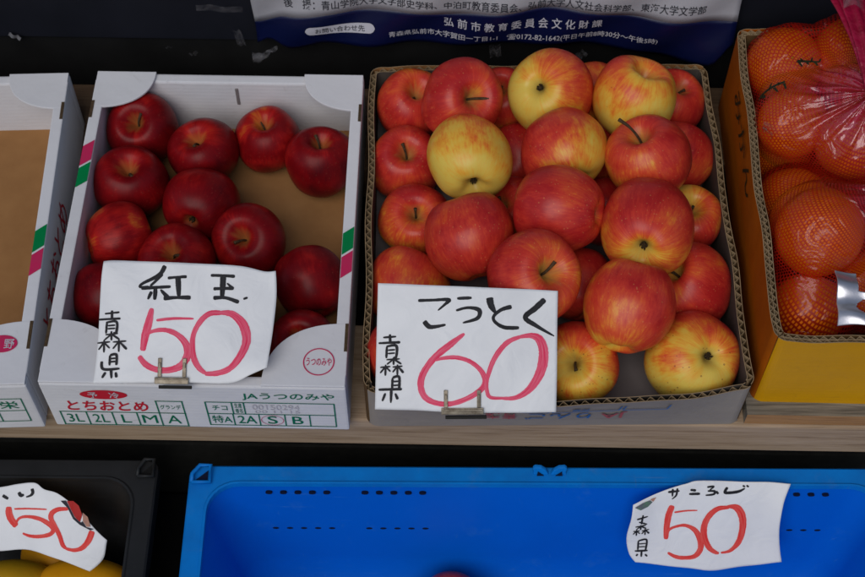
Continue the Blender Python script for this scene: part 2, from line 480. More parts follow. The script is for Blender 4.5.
def catmull(pts, k=8):
    """dense Catmull-Rom through points given as tuples of any length"""
    n = len(pts)
    if n < 3:
        a, b = pts[0], pts[-1]
        return [tuple(x + (y - x) * i / k for x, y in zip(a, b)) for i in range(k + 1)]
    out = []
    for i in range(n - 1):
        p0, p1, p2, p3 = pts[max(i - 1, 0)], pts[i], pts[i + 1], pts[min(i + 2, n - 1)]
        for j in range(k):
            t = j / k
            out.append(tuple(0.5 * (2 * b + (c - a) * t + (2 * a - 5 * b + 4 * c - d) * t * t + (3 * b - a - 3 * c + d) * t ** 3) for a, b, c, d in zip(p0, p1, p2, p3)))
    out.append(tuple(pts[-1]))
    return out

_text_cache = {}
def text_mesh(body, bold=0.0):
    """verts and faces of a line of type, scaled into the unit square; also its aspect"""
    key = (body, bold)
    if key not in _text_cache:
        cu = bpy.data.curves.new('type', 'FONT')
        cu.body = body
        cu.offset = bold
        cu.resolution_u = 4
        o = bpy.data.objects.new('type', cu)
        COL.objects.link(o)
        bpy.context.view_layer.update()
        me = bpy.data.meshes.new_from_object(o.evaluated_get(bpy.context.evaluated_depsgraph_get()))
        vs = [(v.co.x, v.co.y) for v in me.vertices]
        fs = [tuple(p.vertices) for p in me.polygons]
        bpy.data.objects.remove(o)
        bpy.data.curves.remove(cu)
        bpy.data.meshes.remove(me)
        x0, x1 = min(v[0] for v in vs), max(v[0] for v in vs)
        y0, y1 = min(v[1] for v in vs), max(v[1] for v in vs)
        _text_cache[key] = ([((x - x0) / (x1 - x0), (y - y0) / (y1 - y0)) for x, y in vs], fs)
    return _text_cache[key]

def put_text(mb, body, x0, y0, x1, y1, fn, bold=0.0, shear=0.0, mi=0, turn=False):
    vs, fs = text_mesh(body, bold)
    out = []
    for u, v in vs:
        if turn:
            u, v = 1 - u, 1 - v
        out.append(fn(x0 + (x1 - x0) * u + shear * (v - 0.5) * (y1 - y0), y0 + (y1 - y0) * v))
    mb.add(out, fs, mi)

def put_line(mb, x0, y0, x1, y1, w, fn, mi=0):
    d = Vector((x1 - x0, y1 - y0)).normalized()
    nx, ny = -d.y * w / 2, d.x * w / 2
    k = (len(mb.f) % 9 + 1) * 0.00002
    mb.add([fn(x0 + nx, y0 + ny, k), fn(x0 - nx, y0 - ny, k), fn(x1 - nx, y1 - ny, k), fn(x1 + nx, y1 + ny, k)], [(0, 1, 2, 3)], mi)

def put_poly(mb, pts, fn, mi=0):
    mb.add([fn(*p) for p in pts], [tuple(range(len(pts)))], mi)

def ellipse(cx, cy, rx, ry, n=28):
    return [(cx + rx * cos(2 * pi * i / n), cy + ry * sin(2 * pi * i / n)) for i in range(n)]

def put_ring(mb, cx, cy, rx, ry, w, fn, n=36, mi=0):
    a, b = ellipse(cx, cy, rx, ry, n), ellipse(cx, cy, rx - w, ry - w, n)
    mb.add([fn(*p) for p in a] + [fn(*p) for p in b], [(i, (i + 1) % n, n + (i + 1) % n, n + i) for i in range(n)], mi)

SIGNS = {
 'akagi': dict(origin=(-0.238, -0.006, 0.0965), ex=(1.0, 0.0, 0.0), ey=(0.0, 0.8829, 0.4695),
  edge=[[(-78.2,-8.3),(-34.8,-7.3),(15.6,-6.2),(56.0,-6.0),(75.9,2.3),(91.6,9.6)],[(91.6,9.6),(95.1,40.5),(97.9,78.5),(96.7,104.0)],[(-71.2,110.5),(-59.3,111.7),(-23.7,111.2),(19.6,109.9),(62.8,108.0),(85.8,103.3),(96.7,104.0)],[(-78.2,-8.3),(-74.3,37.7),(-73.6,85.9),(-71.2,110.5)]],
  black=[[(-11.4,107.3,3.25),(-16.9,98.3,3.0),(-32.6,89.7,2.0),(-35.0,86.1,1.75),(-26.7,86.7,1.25)],[(-13.6,99.1,2.25),(-21.0,91.4,2.0),(-25.4,87.2,1.5)],[(-34.0,84.8,2.75),(-20.3,85.8,2.25),(-5.1,86.8,2.25)],[(-20.3,86.8,2.25),(-20.1,80.4,3.0),(-20.4,73.6,2.0)],[(-23.7,81.7,2.75),(-27.0,74.0,1.75)],[(-15.1,83.8,1.75),(-6.7,75.1,3.5)],[(-8.4,95.1,2.25),(0.9,96.1,1.75),(10.3,96.7,2.5)],[(1.7,95.8,4.0),(2.5,87.2,3.75),(3.3,77.0,2.5)],[(-11.8,75.2,3.25),(1.6,76.2,2.25),(15.0,76.2,3.5)],[(33.6,98.4,2.25),(45.3,98.3,2.0),(57.3,97.7,2.5)],[(45.8,98.6,4.25),(45.6,87.9,4.0),(45.2,77.2,2.75)],[(36.6,85.2,2.5),(45.7,85.8,2.0),(56.3,86.0,2.75)],[(49.6,91.0,1.25),(56.3,85.5,2.25)],[(36.8,76.3,3.0),(48.5,76.7,2.25),(61.8,72.6,3.0)],[(67.7,77.6,3.0),(68.5,75.5,3.25)],[(-68.6,59.3,1.25),(-61.5,60.2,1.37),(-54.4,61.1,1.5)],[(-74.4,53.4,1.5),(-63.6,54.3,1.62),(-53.2,55.0,1.75)],[(-61.8,62.7,2.0),(-61.5,53.6,1.75)],[(-66.2,51.0,1.75),(-66.8,39.9,1.5)],[(-67.2,50.7,1.5),(-57.1,51.7,1.75),(-56.8,41.5,2.0),(-59.8,41.0,1.25)],[(-65.6,47.7,1.25),(-58.0,48.4,1.25)],[(-65.5,44.7,1.25),(-57.9,45.3,1.25)],[(-67.3,38.8,1.25),(-55.2,40.3,1.25)],[(-61.6,42.5,1.5),(-61.3,33.4,1.5)],[(-62.2,38.9,1.25),(-68.1,33.8,1.25)],[(-60.7,39.2,1.5),(-53.5,34.5,1.5)],[(-75.1,30.6,1.25),(-62.5,32.1,1.25)],[(-68.4,34.0,1.5),(-68.4,21.6,1.5)],[(-69.0,30.7,1.25),(-73.8,24.1,1.25)],[(-67.8,30.7,1.25),(-62.8,25.8,1.25)],[(-59.9,31.9,1.25),(-46.8,33.1,1.25)],[(-54.0,34.5,1.5),(-53.8,22.4,1.5)],[(-54.6,31.7,1.25),(-59.7,25.3,1.25)],[(-53.1,32.0,1.25),(-46.0,25.0,2.0)],[(-62.3,19.0,1.75),(-62.6,9.1,1.75)],[(-62.3,19.0,1.75),(-56.0,19.6,1.87),(-55.8,9.5,2.0)],[(-62.4,15.7,1.25),(-56.3,16.3,1.25)],[(-62.3,12.6,1.25),(-56.2,13.2,1.25)],[(-70.4,13.0,2.0),(-68.6,5.5,2.0),(-52.4,6.3,1.75)],[(-61.0,5.6,2.25),(-60.4,-3.4,1.5)],[(-66.4,2.5,2.0),(-69.8,-3.1,1.5)],[(-56.3,2.7,1.75),(-55.4,-2.4,2.25)]],
  red=[[(-22.6,65.4,3.0),(-25.2,51.2,5.5),(-28.3,38.5,5.5),(-30.3,23.8,4.0)],[(-28.3,38.5,1.75),(-20.9,42.9,2.5),(-8.8,44.3,3.25),(2.8,40.2,3.75),(11.9,31.0,4.75),(13.8,20.2,5.5),(7.6,9.8,5.0),(-4.9,5.3,4.25),(-17.6,6.3,4.0),(-27.3,11.2,4.25),(-33.7,18.7,3.25)],[(-17.7,53.6,2.0),(-1.5,55.6,2.0),(18.7,55.7,1.5)],[(44.9,61.9,3.5),(33.8,60.8,3.75),(24.4,52.0,3.75),(18.5,38.0,3.5),(19.3,20.3,4.25),(24.7,9.0,4.0),(31.8,2.9,2.5)],[(31.0,2.6,3.0),(43.1,3.3,3.75),(55.6,8.3,4.25),(65.3,20.3,5.25),(70.5,35.0,6.0),(67.0,50.1,6.5),(57.9,59.6,5.0),(50.2,62.0,3.75),(42.6,61.7,2.5)]],
 ),
 'koutoku': dict(origin=(0.0305, -0.02, 0.084), ex=(0.9997, 0.0262, 0.0), ey=(-0.0201, 0.7658, 0.6428),
  edge=[[(-72.8,-9.6),(-31.9,-10.6),(23.6,-12.8),(103.2,-13.3)],[(103.2,-13.3),(103.7,24.6),(104.0,70.4),(104.3,105.3)],[(-68.6,113.8),(-26.2,112.1),(23.8,109.8),(68.8,107.5),(104.3,105.3)],[(-72.8,-9.6),(-71.4,33.4),(-69.9,76.5),(-68.6,113.8)]],
  black=[[(-30.2,97.0,2.25),(-16.2,97.4,2.0),(-0.7,97.6,2.5),(-4.3,93.3,2.0),(-11.3,87.3,1.0)],[(-24.6,77.0,3.5),(-20.1,71.9,3.5),(-13.9,71.6,2.5),(-3.8,73.6,1.75)],[(7.3,98.8,2.25),(21.3,99.4,2.25)],[(6.2,87.2,1.75),(17.5,89.9,2.0),(28.3,87.5,3.0),(26.7,79.7,2.75),(12.5,75.3,1.25)],[(38.5,99.6,5.0),(39.8,92.3,4.5),(44.3,84.4,2.0)],[(59.8,90.4,3.25),(50.0,87.7,2.5),(42.5,81.4,2.25),(43.8,75.8,2.25),(52.6,70.5,2.75),(66.9,69.9,2.5)],[(91.8,97.3,4.0),(82.6,88.7,4.0),(72.9,79.9,3.5),(83.9,71.5,2.75),(101.0,61.3,1.0)],[(-64.1,61.3,1.5),(-51.5,62.2,1.5)],[(-57.5,64.5,2.0),(-57.3,55.6,2.0)],[(-68.6,55.7,1.5),(-57.8,56.2,1.75),(-47.6,56.6,2.0)],[(-60.6,52.4,1.75),(-61.2,40.9,1.75)],[(-61.1,52.4,1.5),(-51.6,53.1,2.0),(-51.7,42.4,1.75),(-54.2,41.9,1.25)],[(-59.7,48.8,1.25),(-52.6,49.3,1.25)],[(-59.7,45.5,1.25),(-52.7,46.0,1.25)],[(-61.2,39.4,1.25),(-48.2,40.3,1.25)],[(-54.2,41.9,1.5),(-54.3,34.3,1.5)],[(-55.0,39.4,1.25),(-60.8,34.8,1.25)],[(-53.5,39.6,1.5),(-46.7,35.2,1.5)],[(-67.3,31.8,1.25),(-57.3,32.8,1.25)],[(-62.0,34.6,1.5),(-62.4,23.6,1.5)],[(-62.8,31.8,1.25),(-67.4,26.2,1.25)],[(-61.3,31.8,1.25),(-57.3,27.7,1.25)],[(-55.3,32.2,1.25),(-45.7,33.2,1.25)],[(-50.5,34.8,1.5),(-50.8,24.0,1.5)],[(-51.3,32.2,1.25),(-55.3,27.1,1.25)],[(-49.7,32.5,1.25),(-44.8,26.6,2.0)],[(-55.4,21.8,1.75),(-56.0,9.8,1.75)],[(-55.4,21.8,1.75),(-49.1,22.5,1.87),(-49.2,9.7,2.0)],[(-54.9,17.9,1.25),(-49.4,18.4,1.25)],[(-54.9,14.1,1.25),(-49.4,14.6,1.25)],[(-69.1,9.8,1.75),(-57.0,10.3,1.87),(-46.4,10.7,2.0)],[(-56.7,10.3,2.25),(-57.3,-3.0,1.5)],[(-62.5,6.5,1.75),(-65.6,-1.4,1.5)],[(-53.0,6.4,1.5),(-50.5,0.5,2.25)]],
  red=[[(14.2,64.9,2.0),(1.1,54.8,4.5),(-14.5,41.9,4.5),(-25.4,26.7,4.5),(-28.2,13.9,4.5),(-23.8,2.4,4.25),(-11.7,-3.3,3.75),(3.4,-2.9,3.5),(21.1,4.1,3.75),(33.2,14.3,4.0),(31.7,26.3,3.5),(21.2,36.6,3.0),(7.4,41.5,3.0),(-6.5,41.1,2.5),(-14.0,38.6,1.25)],[(68.9,61.5,2.5),(55.1,55.5,3.5),(43.0,40.3,3.5),(36.2,21.2,2.75),(35.7,9.7,2.75),(39.3,2.5,2.5),(52.6,1.4,2.0)],[(48.9,1.4,2.0),(64.0,1.8,3.25),(77.8,10.7,5.0),(87.9,27.3,6.75),(90.8,45.1,6.75),(87.0,57.8,6.0),(78.9,62.2,3.75),(66.4,61.0,2.25)]],
 ),
 'sanfuji': dict(origin=(0.253, -0.06, -0.075), ex=(1.0, 0.0, 0.0), ey=(0.0, 0.6428, 0.766),
  edge=[[(-22.6,-61.5),(1.3,-63.1),(35.4,-66.2),(58.2,-68.3),(91.9,-64.3),(132.6,-59.5)],[(132.6,-59.5),(128.8,-40.6),(125.8,-15.8),(127.3,11.2),(133.3,32.8)],[(-29.8,9.2),(-18.9,14.6),(0.6,23.0),(24.6,31.7),(37.6,35.8),(75.4,34.6),(133.3,32.8)],[(-22.6,-61.5),(-29.9,-51.1),(-33.7,-31.3),(-30.7,-6.5),(-29.8,9.2)]],
  black=[[(6.5,21.9,2.05),(18.4,23.3,1.64)],[(11.2,25.6,1.85),(11.3,16.9,1.23)],[(16.0,26.2,1.64),(15.2,18.4,1.44),(11.0,13.9,0.82)],[(29.4,25.0,1.85),(35.3,24.6,2.26)],[(28.4,20.1,2.05),(39.7,21.0,2.26)],[(46.5,28.7,1.64),(53.2,29.3,1.44),(49.4,25.4,1.03)],[(47.3,24.3,1.44),(54.4,24.0,1.85),(53.8,20.6,1.85),(45.4,19.4,1.23)],[(56.2,24.0,1.64),(58.7,20.7,2.05)],[(67.9,28.1,2.05),(65.7,22.3,2.26),(73.0,21.9,2.47),(80.7,23.5,2.26),(86.2,27.0,1.23)],[(83.7,30.4,1.44),(86.1,28.5,1.44)],[(87.5,30.4,1.44),(90.1,28.6,1.44)],[(-24.8,-7.8,1.64),(-12.9,-5.6,1.23)],[(-18.4,-3.3,1.64),(-19.5,-14.2,1.64)],[(-22.4,-11.2,1.23),(-13.2,-15.0,1.23)],[(-25.7,-17.2,1.23),(-14.5,-15.8,1.23)],[(-20.2,-15.2,1.44),(-19.8,-21.1,1.44)],[(-20.7,-17.1,1.03),(-24.6,-20.7,1.03)],[(-19.4,-16.9,1.23),(-13.8,-20.0,1.23)],[(-27.6,-23.0,1.03),(-20.5,-22.1,1.03)],[(-24.1,-20.7,1.23),(-23.9,-28.6,1.23)],[(-24.7,-22.9,1.03),(-27.4,-26.9,1.03)],[(-23.3,-22.9,1.03),(-20.2,-26.0,1.03)],[(-18.6,-22.5,1.03),(-10.6,-21.4,1.03)],[(-15.0,-20.0,1.23),(-14.7,-27.9,1.23)],[(-15.5,-22.5,1.03),(-18.4,-26.3,1.03)],[(-14.2,-22.2,1.03),(-10.3,-26.3,1.64)],[(-21.1,-35.0,1.44),(-20.9,-46.5,1.44)],[(-21.1,-35.0,1.44),(-12.6,-33.8,1.54),(-12.8,-46.3,1.64)],[(-20.4,-39.0,1.03),(-13.2,-38.3,1.03)],[(-20.2,-42.7,1.03),(-13.0,-42.1,1.03)],[(-24.0,-48.0,1.64),(-10.5,-46.8,1.64)],[(-16.8,-47.9,1.44),(-16.8,-54.7,1.44)],[(-20.6,-51.5,1.44),(-22.3,-54.0,1.44)],[(-13.0,-51.3,1.44),(-10.6,-53.8,1.44)]],
  red=[[(11.9,6.6,4.11),(9.0,-4.5,4.93),(8.0,-18.1,4.52),(8.1,-33.9,3.7)],[(8.1,-33.4,2.05),(10.6,-23.0,2.05),(18.8,-17.9,2.26),(27.7,-16.7,2.67),(37.5,-22.0,3.7),(43.5,-32.3,4.52),(44.8,-43.5,4.52),(39.0,-52.3,3.7),(27.9,-54.5,3.08),(18.8,-53.2,2.88),(10.8,-48.9,1.85)],[(14.6,-1.4,1.64),(26.6,0.5,1.34),(38.6,1.0,1.03)],[(72.1,4.8,2.47),(59.9,3.6,4.11),(51.5,-4.9,4.52),(47.1,-17.8,4.93),(48.4,-30.9,4.73),(54.2,-42.5,4.11),(61.3,-47.9,2.88),(65.0,-48.8,1.64)],[(66.8,-48.5,1.64),(76.9,-46.1,2.67),(85.1,-35.2,4.52),(88.0,-19.0,5.34),(86.0,-5.5,5.75),(80.4,3.5,5.34),(73.1,5.8,3.29),(66.5,4.9,1.64)]],
 ),
 'kiiro': dict(origin=(-0.375, -0.15, -0.105), ex=(0.9781, -0.2079, 0.0), ey=(0.1703, 0.8013, 0.5736),
  edge=[[(-108.8,12.9),(-80.0,24.7),(-64.3,28.6),(-35.1,36.9),(-4.4,35.7),(16.4,33.4),(35.7,30.5)],[(35.7,30.5),(44.3,40.5),(48.6,50.2),(48.6,66.5)],[(-109.5,84.1),(-76.4,94.2),(-59.2,101.0),(-41.7,105.9),(-30.4,101.6),(-14.4,101.1),(5.4,92.8),(28.3,78.1),(48.6,66.5)],[(-108.8,12.9),(-109.7,40.5),(-109.9,64.2),(-109.5,84.1)]],
  black=[[(-56.7,92.9,2.49),(-54.0,90.3,2.85),(-50.5,91.5,1.43)],[(-43.6,99.4,2.49),(-41.8,95.5,2.49),(-43.7,92.1,1.78),(-47.9,89.7,1.07)],[(-73.2,85.9,2.14),(-70.1,84.9,2.49),(-66.6,83.7,1.78)],[(-83.4,87.6,2.14),(-83.0,79.8,2.14)]],
  red=[[(-64.4,75.9,3.92),(-62.8,69.4,5.35),(-58.8,63.3,5.35),(-52.1,57.9,4.63)],[(-53.8,58.5,1.78),(-50.8,66.6,1.96),(-41.3,70.6,2.32),(-28.1,70.9,3.03),(-16.3,67.5,3.56),(-11.5,63.3,3.56),(-14.5,57.9,3.21),(-24.9,53.5,2.67),(-35.8,51.5,2.32),(-44.1,52.3,1.43)],[(-58.1,74.9,1.43),(-42.8,78.6,1.25),(-23.1,82.0,1.07)],[(0.5,88.2,2.49),(-10.4,85.1,3.21),(-16.6,79.8,3.92),(-16.5,74.0,3.92),(-10.1,66.9,3.56),(-3.7,59.5,3.56),(2.0,50.9,3.56),(6.5,48.3,2.14)],[(5.5,48.1,2.14),(15.5,48.7,2.67),(24.7,53.8,3.56),(30.1,62.8,4.63),(31.3,72.5,4.99)]],
 ),
}
BIG_APPLE_SPOTS = {'a1': (-0.0165, 0.3741, 0.0562, 0.0364), 'a2': (0.0391, 0.338, 0.1078, 0.0437), 'a3': (0.0843, 0.3786, 0.0621, 0.0363), 'a4': (0.1365, 0.3488, 0.1124, 0.0454), 'a5': (0.0485, 0.2548, 0.1102, 0.044), 'a6': (-0.0206, 0.2992, 0.0425, 0.038), 'a7': (-0.0084, 0.2222, 0.041, 0.037), 'a8': (0.0499, 0.1621, 0.0982, 0.0474), 'a9': (0.1481, 0.2636, 0.1141, 0.0445), 'a10': (0.1404, 0.1801, 0.1241, 0.0434), 'a11': (0.2264, 0.3359, 0.1178, 0.0439), 'a12': (0.2777, 0.3805, 0.0587, 0.0375), 'a13': (0.2355, 0.2522, 0.1199, 0.0442), 'a14': (0.2807, 0.3078, 0.0503, 0.0379), 'a15': (0.2286, 0.1617, 0.1192, 0.0468), 'a16': (0.2839, 0.2234, 0.0494, 0.0368), 'a17': (0.1106, 0.0997, 0.1184, 0.0458), 'a18': (0.2061, 0.0744, 0.1065, 0.0446), 'a19': (0.2796, 0.136, 0.0542, 0.0429), 'a20': (0.2773, 0.0509, 0.0483, 0.0473), 'a21': (0.1604, 0.0452, 0.0445, 0.0417), 'a22': (-0.0141, 0.132, 0.0439, 0.04), 'a23': (0.1646, 0.1429, 0.042, 0.038), 'a24': (-0.0141, 0.0438, 0.0591, 0.0383), 'a25': (0.1027, 0.3095, 0.0417, 0.0381), 'a26': (0.0961, 0.2372, 0.0415, 0.0372), 'a27': (0.1916, 0.382, 0.0667, 0.0374), 'a28': (0.1994, 0.3151, 0.0484, 0.0369), 'a29': (0.1991, 0.2403, 0.0401, 0.0361), 'a30': (0.0445, 0.0832, 0.0406, 0.0393)}
DARK_APPLE_SPOTS = {'b1': (-0.3206, 0.3423, 0.0455, 0.0385), 'b2': (-0.2477, 0.3111, 0.0436, 0.0381), 'b3': (-0.1798, 0.3331, 0.04, 0.0362), 'b4': (-0.1171, 0.2994, 0.0449, 0.0379), 'b5': (-0.3225, 0.263, 0.0471, 0.0397), 'b6': (-0.2435, 0.2366, 0.0461, 0.0393), 'b7': (-0.3264, 0.1886, 0.0487, 0.0364), 'b8': (-0.2597, 0.159, 0.0456, 0.0393), 'b9': (-0.1847, 0.188, 0.0452, 0.0392), 'b10': (-0.1174, 0.1381, 0.0432, 0.038), 'b11': (-0.1219, 0.0643, 0.0409, 0.0349), 'b12': (-0.3271, 0.1143, 0.0473, 0.0366), 'b13': (-0.2912, 0.0563, 0.046, 0.0348), 'b14': (-0.205, 0.1049, 0.0415, 0.0355)}
ORANGE_SPOTS = {'o1': (0.3813, 0.3751, 0.1301, 0.0426), 'o2': (0.4692, 0.3896, 0.1263, 0.0506), 'o3': (0.3775, 0.2898, 0.1393, 0.0411), 'o4': (0.4492, 0.263, 0.1442, 0.0458), 'o5': (0.3863, 0.3062, 0.064, 0.0409), 'o6': (0.3989, 0.1511, 0.1334, 0.0472), 'o7': (0.3839, 0.2292, 0.065, 0.0398), 'o8': (0.3863, 0.0924, 0.0748, 0.0417), 'o9': (0.4612, 0.1172, 0.0816, 0.0409), 'o10': (0.5052, 0.2172, 0.1007, 0.0419), 'o11': (0.4546, 0.2711, 0.0635, 0.0393)}
# ================================================================ ground and stand
g = MB()
g.box((-5, -5, -0.80), (5, 5, -0.75))
g.build('ground', M['asphalt'])['kind'] = 'structure'

st = thing('display_stand', 'wooden shelf of pale planks that the fruit cartons stand on', 'stand', (0, 0, 0))
def plank_mesh(x0, x1, y0, y1, z0, z1):
    b = MB()
    b.box((x0, y0, z0), (x1, y1, z1))
    return b
plank_mesh(-0.95, 0.95, 0.0, 0.115, -0.054, 0.0).build('plank', M['plank'], st, bevel=0.0025)
plank_mesh(-0.95, 0.95, 0.325, 0.448, -0.054, 0.0).build('plank', M['plank_shaded'], st, bevel=0.0025)
for x in (-0.62, 0.08, 0.66):
    b = MB()
    b.box((x, 0.03, -0.11), (x + 0.05, 0.43, -0.0545))
    b.build('crossbar', M['void_dark'], st, bevel=0.002)
for x in (-0.9, 0.86):
    for y in (0.04, 0.39):
        b = MB()
        b.box((x, y, -0.75), (x + 0.04, y + 0.04, -0.055))
        b.build('leg', M['void_dark'], st, bevel=0.002)
b = MB()
b.box((-0.95, -0.62, -0.275), (0.95, 0.03, -0.25))
b.build('lower_shelf', M['void_dark'], st, bevel=0.002)
b = MB()
b.box((-0.95, 0.034, -0.75), (0.95, 0.038, -0.13))
b.build('gap_shade_board', M['gap_shade'], st)  # dark sheet added to stand in for the shadow under the plank

wp = thing('weathered_plank', 'grey weathered plank lying under the yellow orange carton', 'plank', (0.333, 0, 0))
b = MB()
b.box((0, 0.0035, 0.0006), (0.62, 0.115, 0.0195))
b.build('board', [M['plank_grey'], M['plank_orange']], wp)
me = wp.children[0].data
for p in me.polygons:
    if p.normal.y < -0.5:
        p.material_index = 1
b = MB()
b.box((0, 0.325, 0.0006), (0.62, 0.44, 0.0195))
b.build('board', M['plank_shaded'], wp, bevel=0.0012)

# ================================================================ dark wall with poster behind the cartons
wall = thing('back_board', 'black board standing behind the fruit cartons with scraps of tape', 'board', (0, 0.455, 0))
b = MB()
b.box((-0.95, 0, -0.75), (0.95, 0.02, 0.075))
b.build('lower_panel', M['void_dark'], wall, bevel=0.001)
b = MB()
b.box((-0.95, -0.003, 0.0765), (0.95, 0.016, 0.52))
b.build('upper_panel', M['dark_board'], wall, bevel=0.001)
for (x, z, w_, h_, rot, mt) in ((-0.2336, 0.132, 0.052, 0.010, -0.07, 'film'), (-0.2165, 0.085, 0.010, 0.026, 0.12, 'film'), (-0.476, 0.082, 0.014, 0.007, -0.5, 'foil'), (-0.300, 0.068, 0.009, 0.003, 0.1, 'film'), (-0.272, 0.058, 0.012, 0.006, 0.5, 'film'), (0.078, 0.070, 0.013, 0.022, 0.1, 'film'), (0.178, 0.066, 0.010, 0.012, 0.7, 'film')):
    t = MB()
    c_, s_ = cos(rot), sin(rot)
    def tape(u, v):
        a, bb = (u - 0.5) * w_, (v - 0.5) * h_
        return (x + a * c_ - bb * s_, -0.006 - 0.003 * abs(sin(u * 5 + x * 60)) - 0.001 * v, z + a * s_ + bb * c_)
    t.grid(tape, 10, 4)
    t.build('tape_scrap', M[mt], wall, smooth=True)

# poster: wavy sheet with a navy band at its foot
PY = 0.438
def pz_bottom(x):
    pts = [(-0.197, 0.083), (-0.18, 0.094), (-0.155, 0.080), (-0.115, 0.090), (-0.04, 0.086), (0.12, 0.095), (0.21, 0.086), (0.30, 0.071), (0.322, 0.071), (0.345, 0.10)]
    for (a, za), (c, zc) in zip(pts, pts[1:]):
        if x <= c:
            t = max(0, (x - a) / (c - a))
            t = t * t * (3 - 2 * t)
            return za + (zc - za) * t
    return pts[-1][1]
def pz_band(x):
    pts = [(-0.195, 0.117), (-0.156, 0.132), (-0.114, 0.138), (-0.036, 0.1395), (0.008, 0.135), (0.069, 0.143), (0.136, 0.146), (0.22, 0.1385), (0.349, 0.130)]
    for (a, za), (c, zc) in zip(pts, pts[1:]):
        if x <= c:
            t = max(0, (x - a) / (c - a))
            t = t * t * (3 - 2 * t)
            return za + (zc - za) * t
    return pts[-1][1]
def poster_y(x, z):
    return PY + 0.0035 * sin(x * 31 + z * 20) + 0.003 * sin(x * 63 - z * 55 + 1) - 0.006 * math.exp(-((x - 0.33) / 0.03) ** 2 - ((z - 0.08) / 0.03) ** 2)
def poster_pt(x, z, h=0.0):
    return (x, poster_y(x, z) - 0.0006 - h, z)
poster = MB()
XL, XR = -0.195, 0.346
def p_navy(u, v):
    x = XL + (XR - XL) * u
    z = pz_bottom(x) + (pz_band(x) - pz_bottom(x)) * v
    return (x, poster_y(x, z), z)
def p_white(u, v):
    x = XL + (XR - XL) * u
    z = pz_band(x) + (0.44 - pz_band(x)) * v
    return (x, poster_y(x, z), z)
root = thing('poster', 'wrinkled white event poster with navy foot band on the black board', 'poster', (0, 0, 0))
b = MB(); b.grid(p_white, 90, 30); sh = b.build('sheet', M['poster_white'], root, smooth=True)
md = sh.modifiers.new('thickness', 'SOLIDIFY'); md.thickness = 0.0003; md.offset = 0
b = MB(); b.grid(p_navy, 90, 10); sh = b.build('foot_band', M['navy'], root, smooth=True)
md = sh.modifiers.new('thickness', 'SOLIDIFY'); md.thickness = 0.0003; md.offset = 0
b = MB()
put_text(b, '後　援：青山学院大学文学部史学科、中泊町教育委員会、弘前大学人文社会科学部、東海大学文学部', -0.159, 0.1465, 0.3075, 0.1595, poster_pt, 0.008)
b.build('sponsor_line', M['dark_text'], root, fix=False)
b = MB()
b.grid(lambda u, v: poster_pt(-0.1378 + 0.0781 * u, 0.1135 + (v - 0.5) * 0.0136 * sqrt(max(0.02, 1 - max(0, abs(u - 0.5) * 0.0781 - 0.0322) ** 2 / 0.0068 ** 2)), 0.0004), 48, 4)
b.build('contact_pill', M['white_ink'], root, fix=False)
b = MB()
put_text(b, 'お問い合わせ先', -0.1265, 0.1093, -0.071, 0.1178, lambda x, z: poster_pt(x, z, 0.0009), 0.006)
b.build('contact_caption', M['dark_text'], root, fix=False)
b = MB()
put_text(b, '弘 前 市 教 育 委 員 会 文 化 財 課', 0.0185, 0.1170, 0.196, 0.1310, poster_pt, 0.010)
put_text(b, '青森県弘前市大字賀田一丁目1-1　☎0172-82-1642(平日午前8時30分〜午後5時)', -0.044, 0.0985, 0.260, 0.1090, poster_pt, 0.006)
b.build('contact_lines', M['white_ink'], root, fix=False)
# torn bit of tape on the poster's foot
b = MB()
def torn(u, v):
    x = -0.201 + 0.030 * u
    z = 0.068 + 0.020 * u + 0.017 * (v - 0.5) * (1.15 - u) + 0.0012 * sin(u * 19 + v * 3)
    return (x, 0.432 - 0.005 * abs(sin(u * 4 + v * 3)), z)
b.grid(torn, 14, 8)
tag(b.build('tape_scrap', M['film'], None, smooth=True), 'crumpled torn tape at the lower left corner of the poster', 'tape')

# ================================================================ white folded cartons
def arc_fn(ox, oy, oz):
    return None

def front_fn(w, h):
    """front face of a carton in its local frame, mm from its lower left corner"""
    return lambda x, z, k=0.0: (x / 1000, -0.0006 - k, z / 1000)

def top_fn(z):
    return lambda x, y, k=0.0: (x / 1000, y / 1000, z + 0.0006 + k)

def corner_flap(root, cx, cy, sx, sy, rx, ry, h, lift=0.0):
    """quarter disc tucked over a corner: square at the carton's corner, round inside"""
    n = 18
    pts = [(cx, cy)]
    for i in range(n + 1):
        a = pi / 2 * i / n
        e = 0.86
        pts.append((cx + sx * rx * abs(cos(a)) ** e, cy + sy * ry * abs(sin(a)) ** e))
    b = MB()
    b.prism([(x, y, h - 0.0032 + lift * (abs(x - cx) / rx) * (abs(y - cy) / ry)) for x, y in pts], (0, 0, 0.0028))
    return b.build('corner_flap', M['white_card'], root, bevel=0.0007)

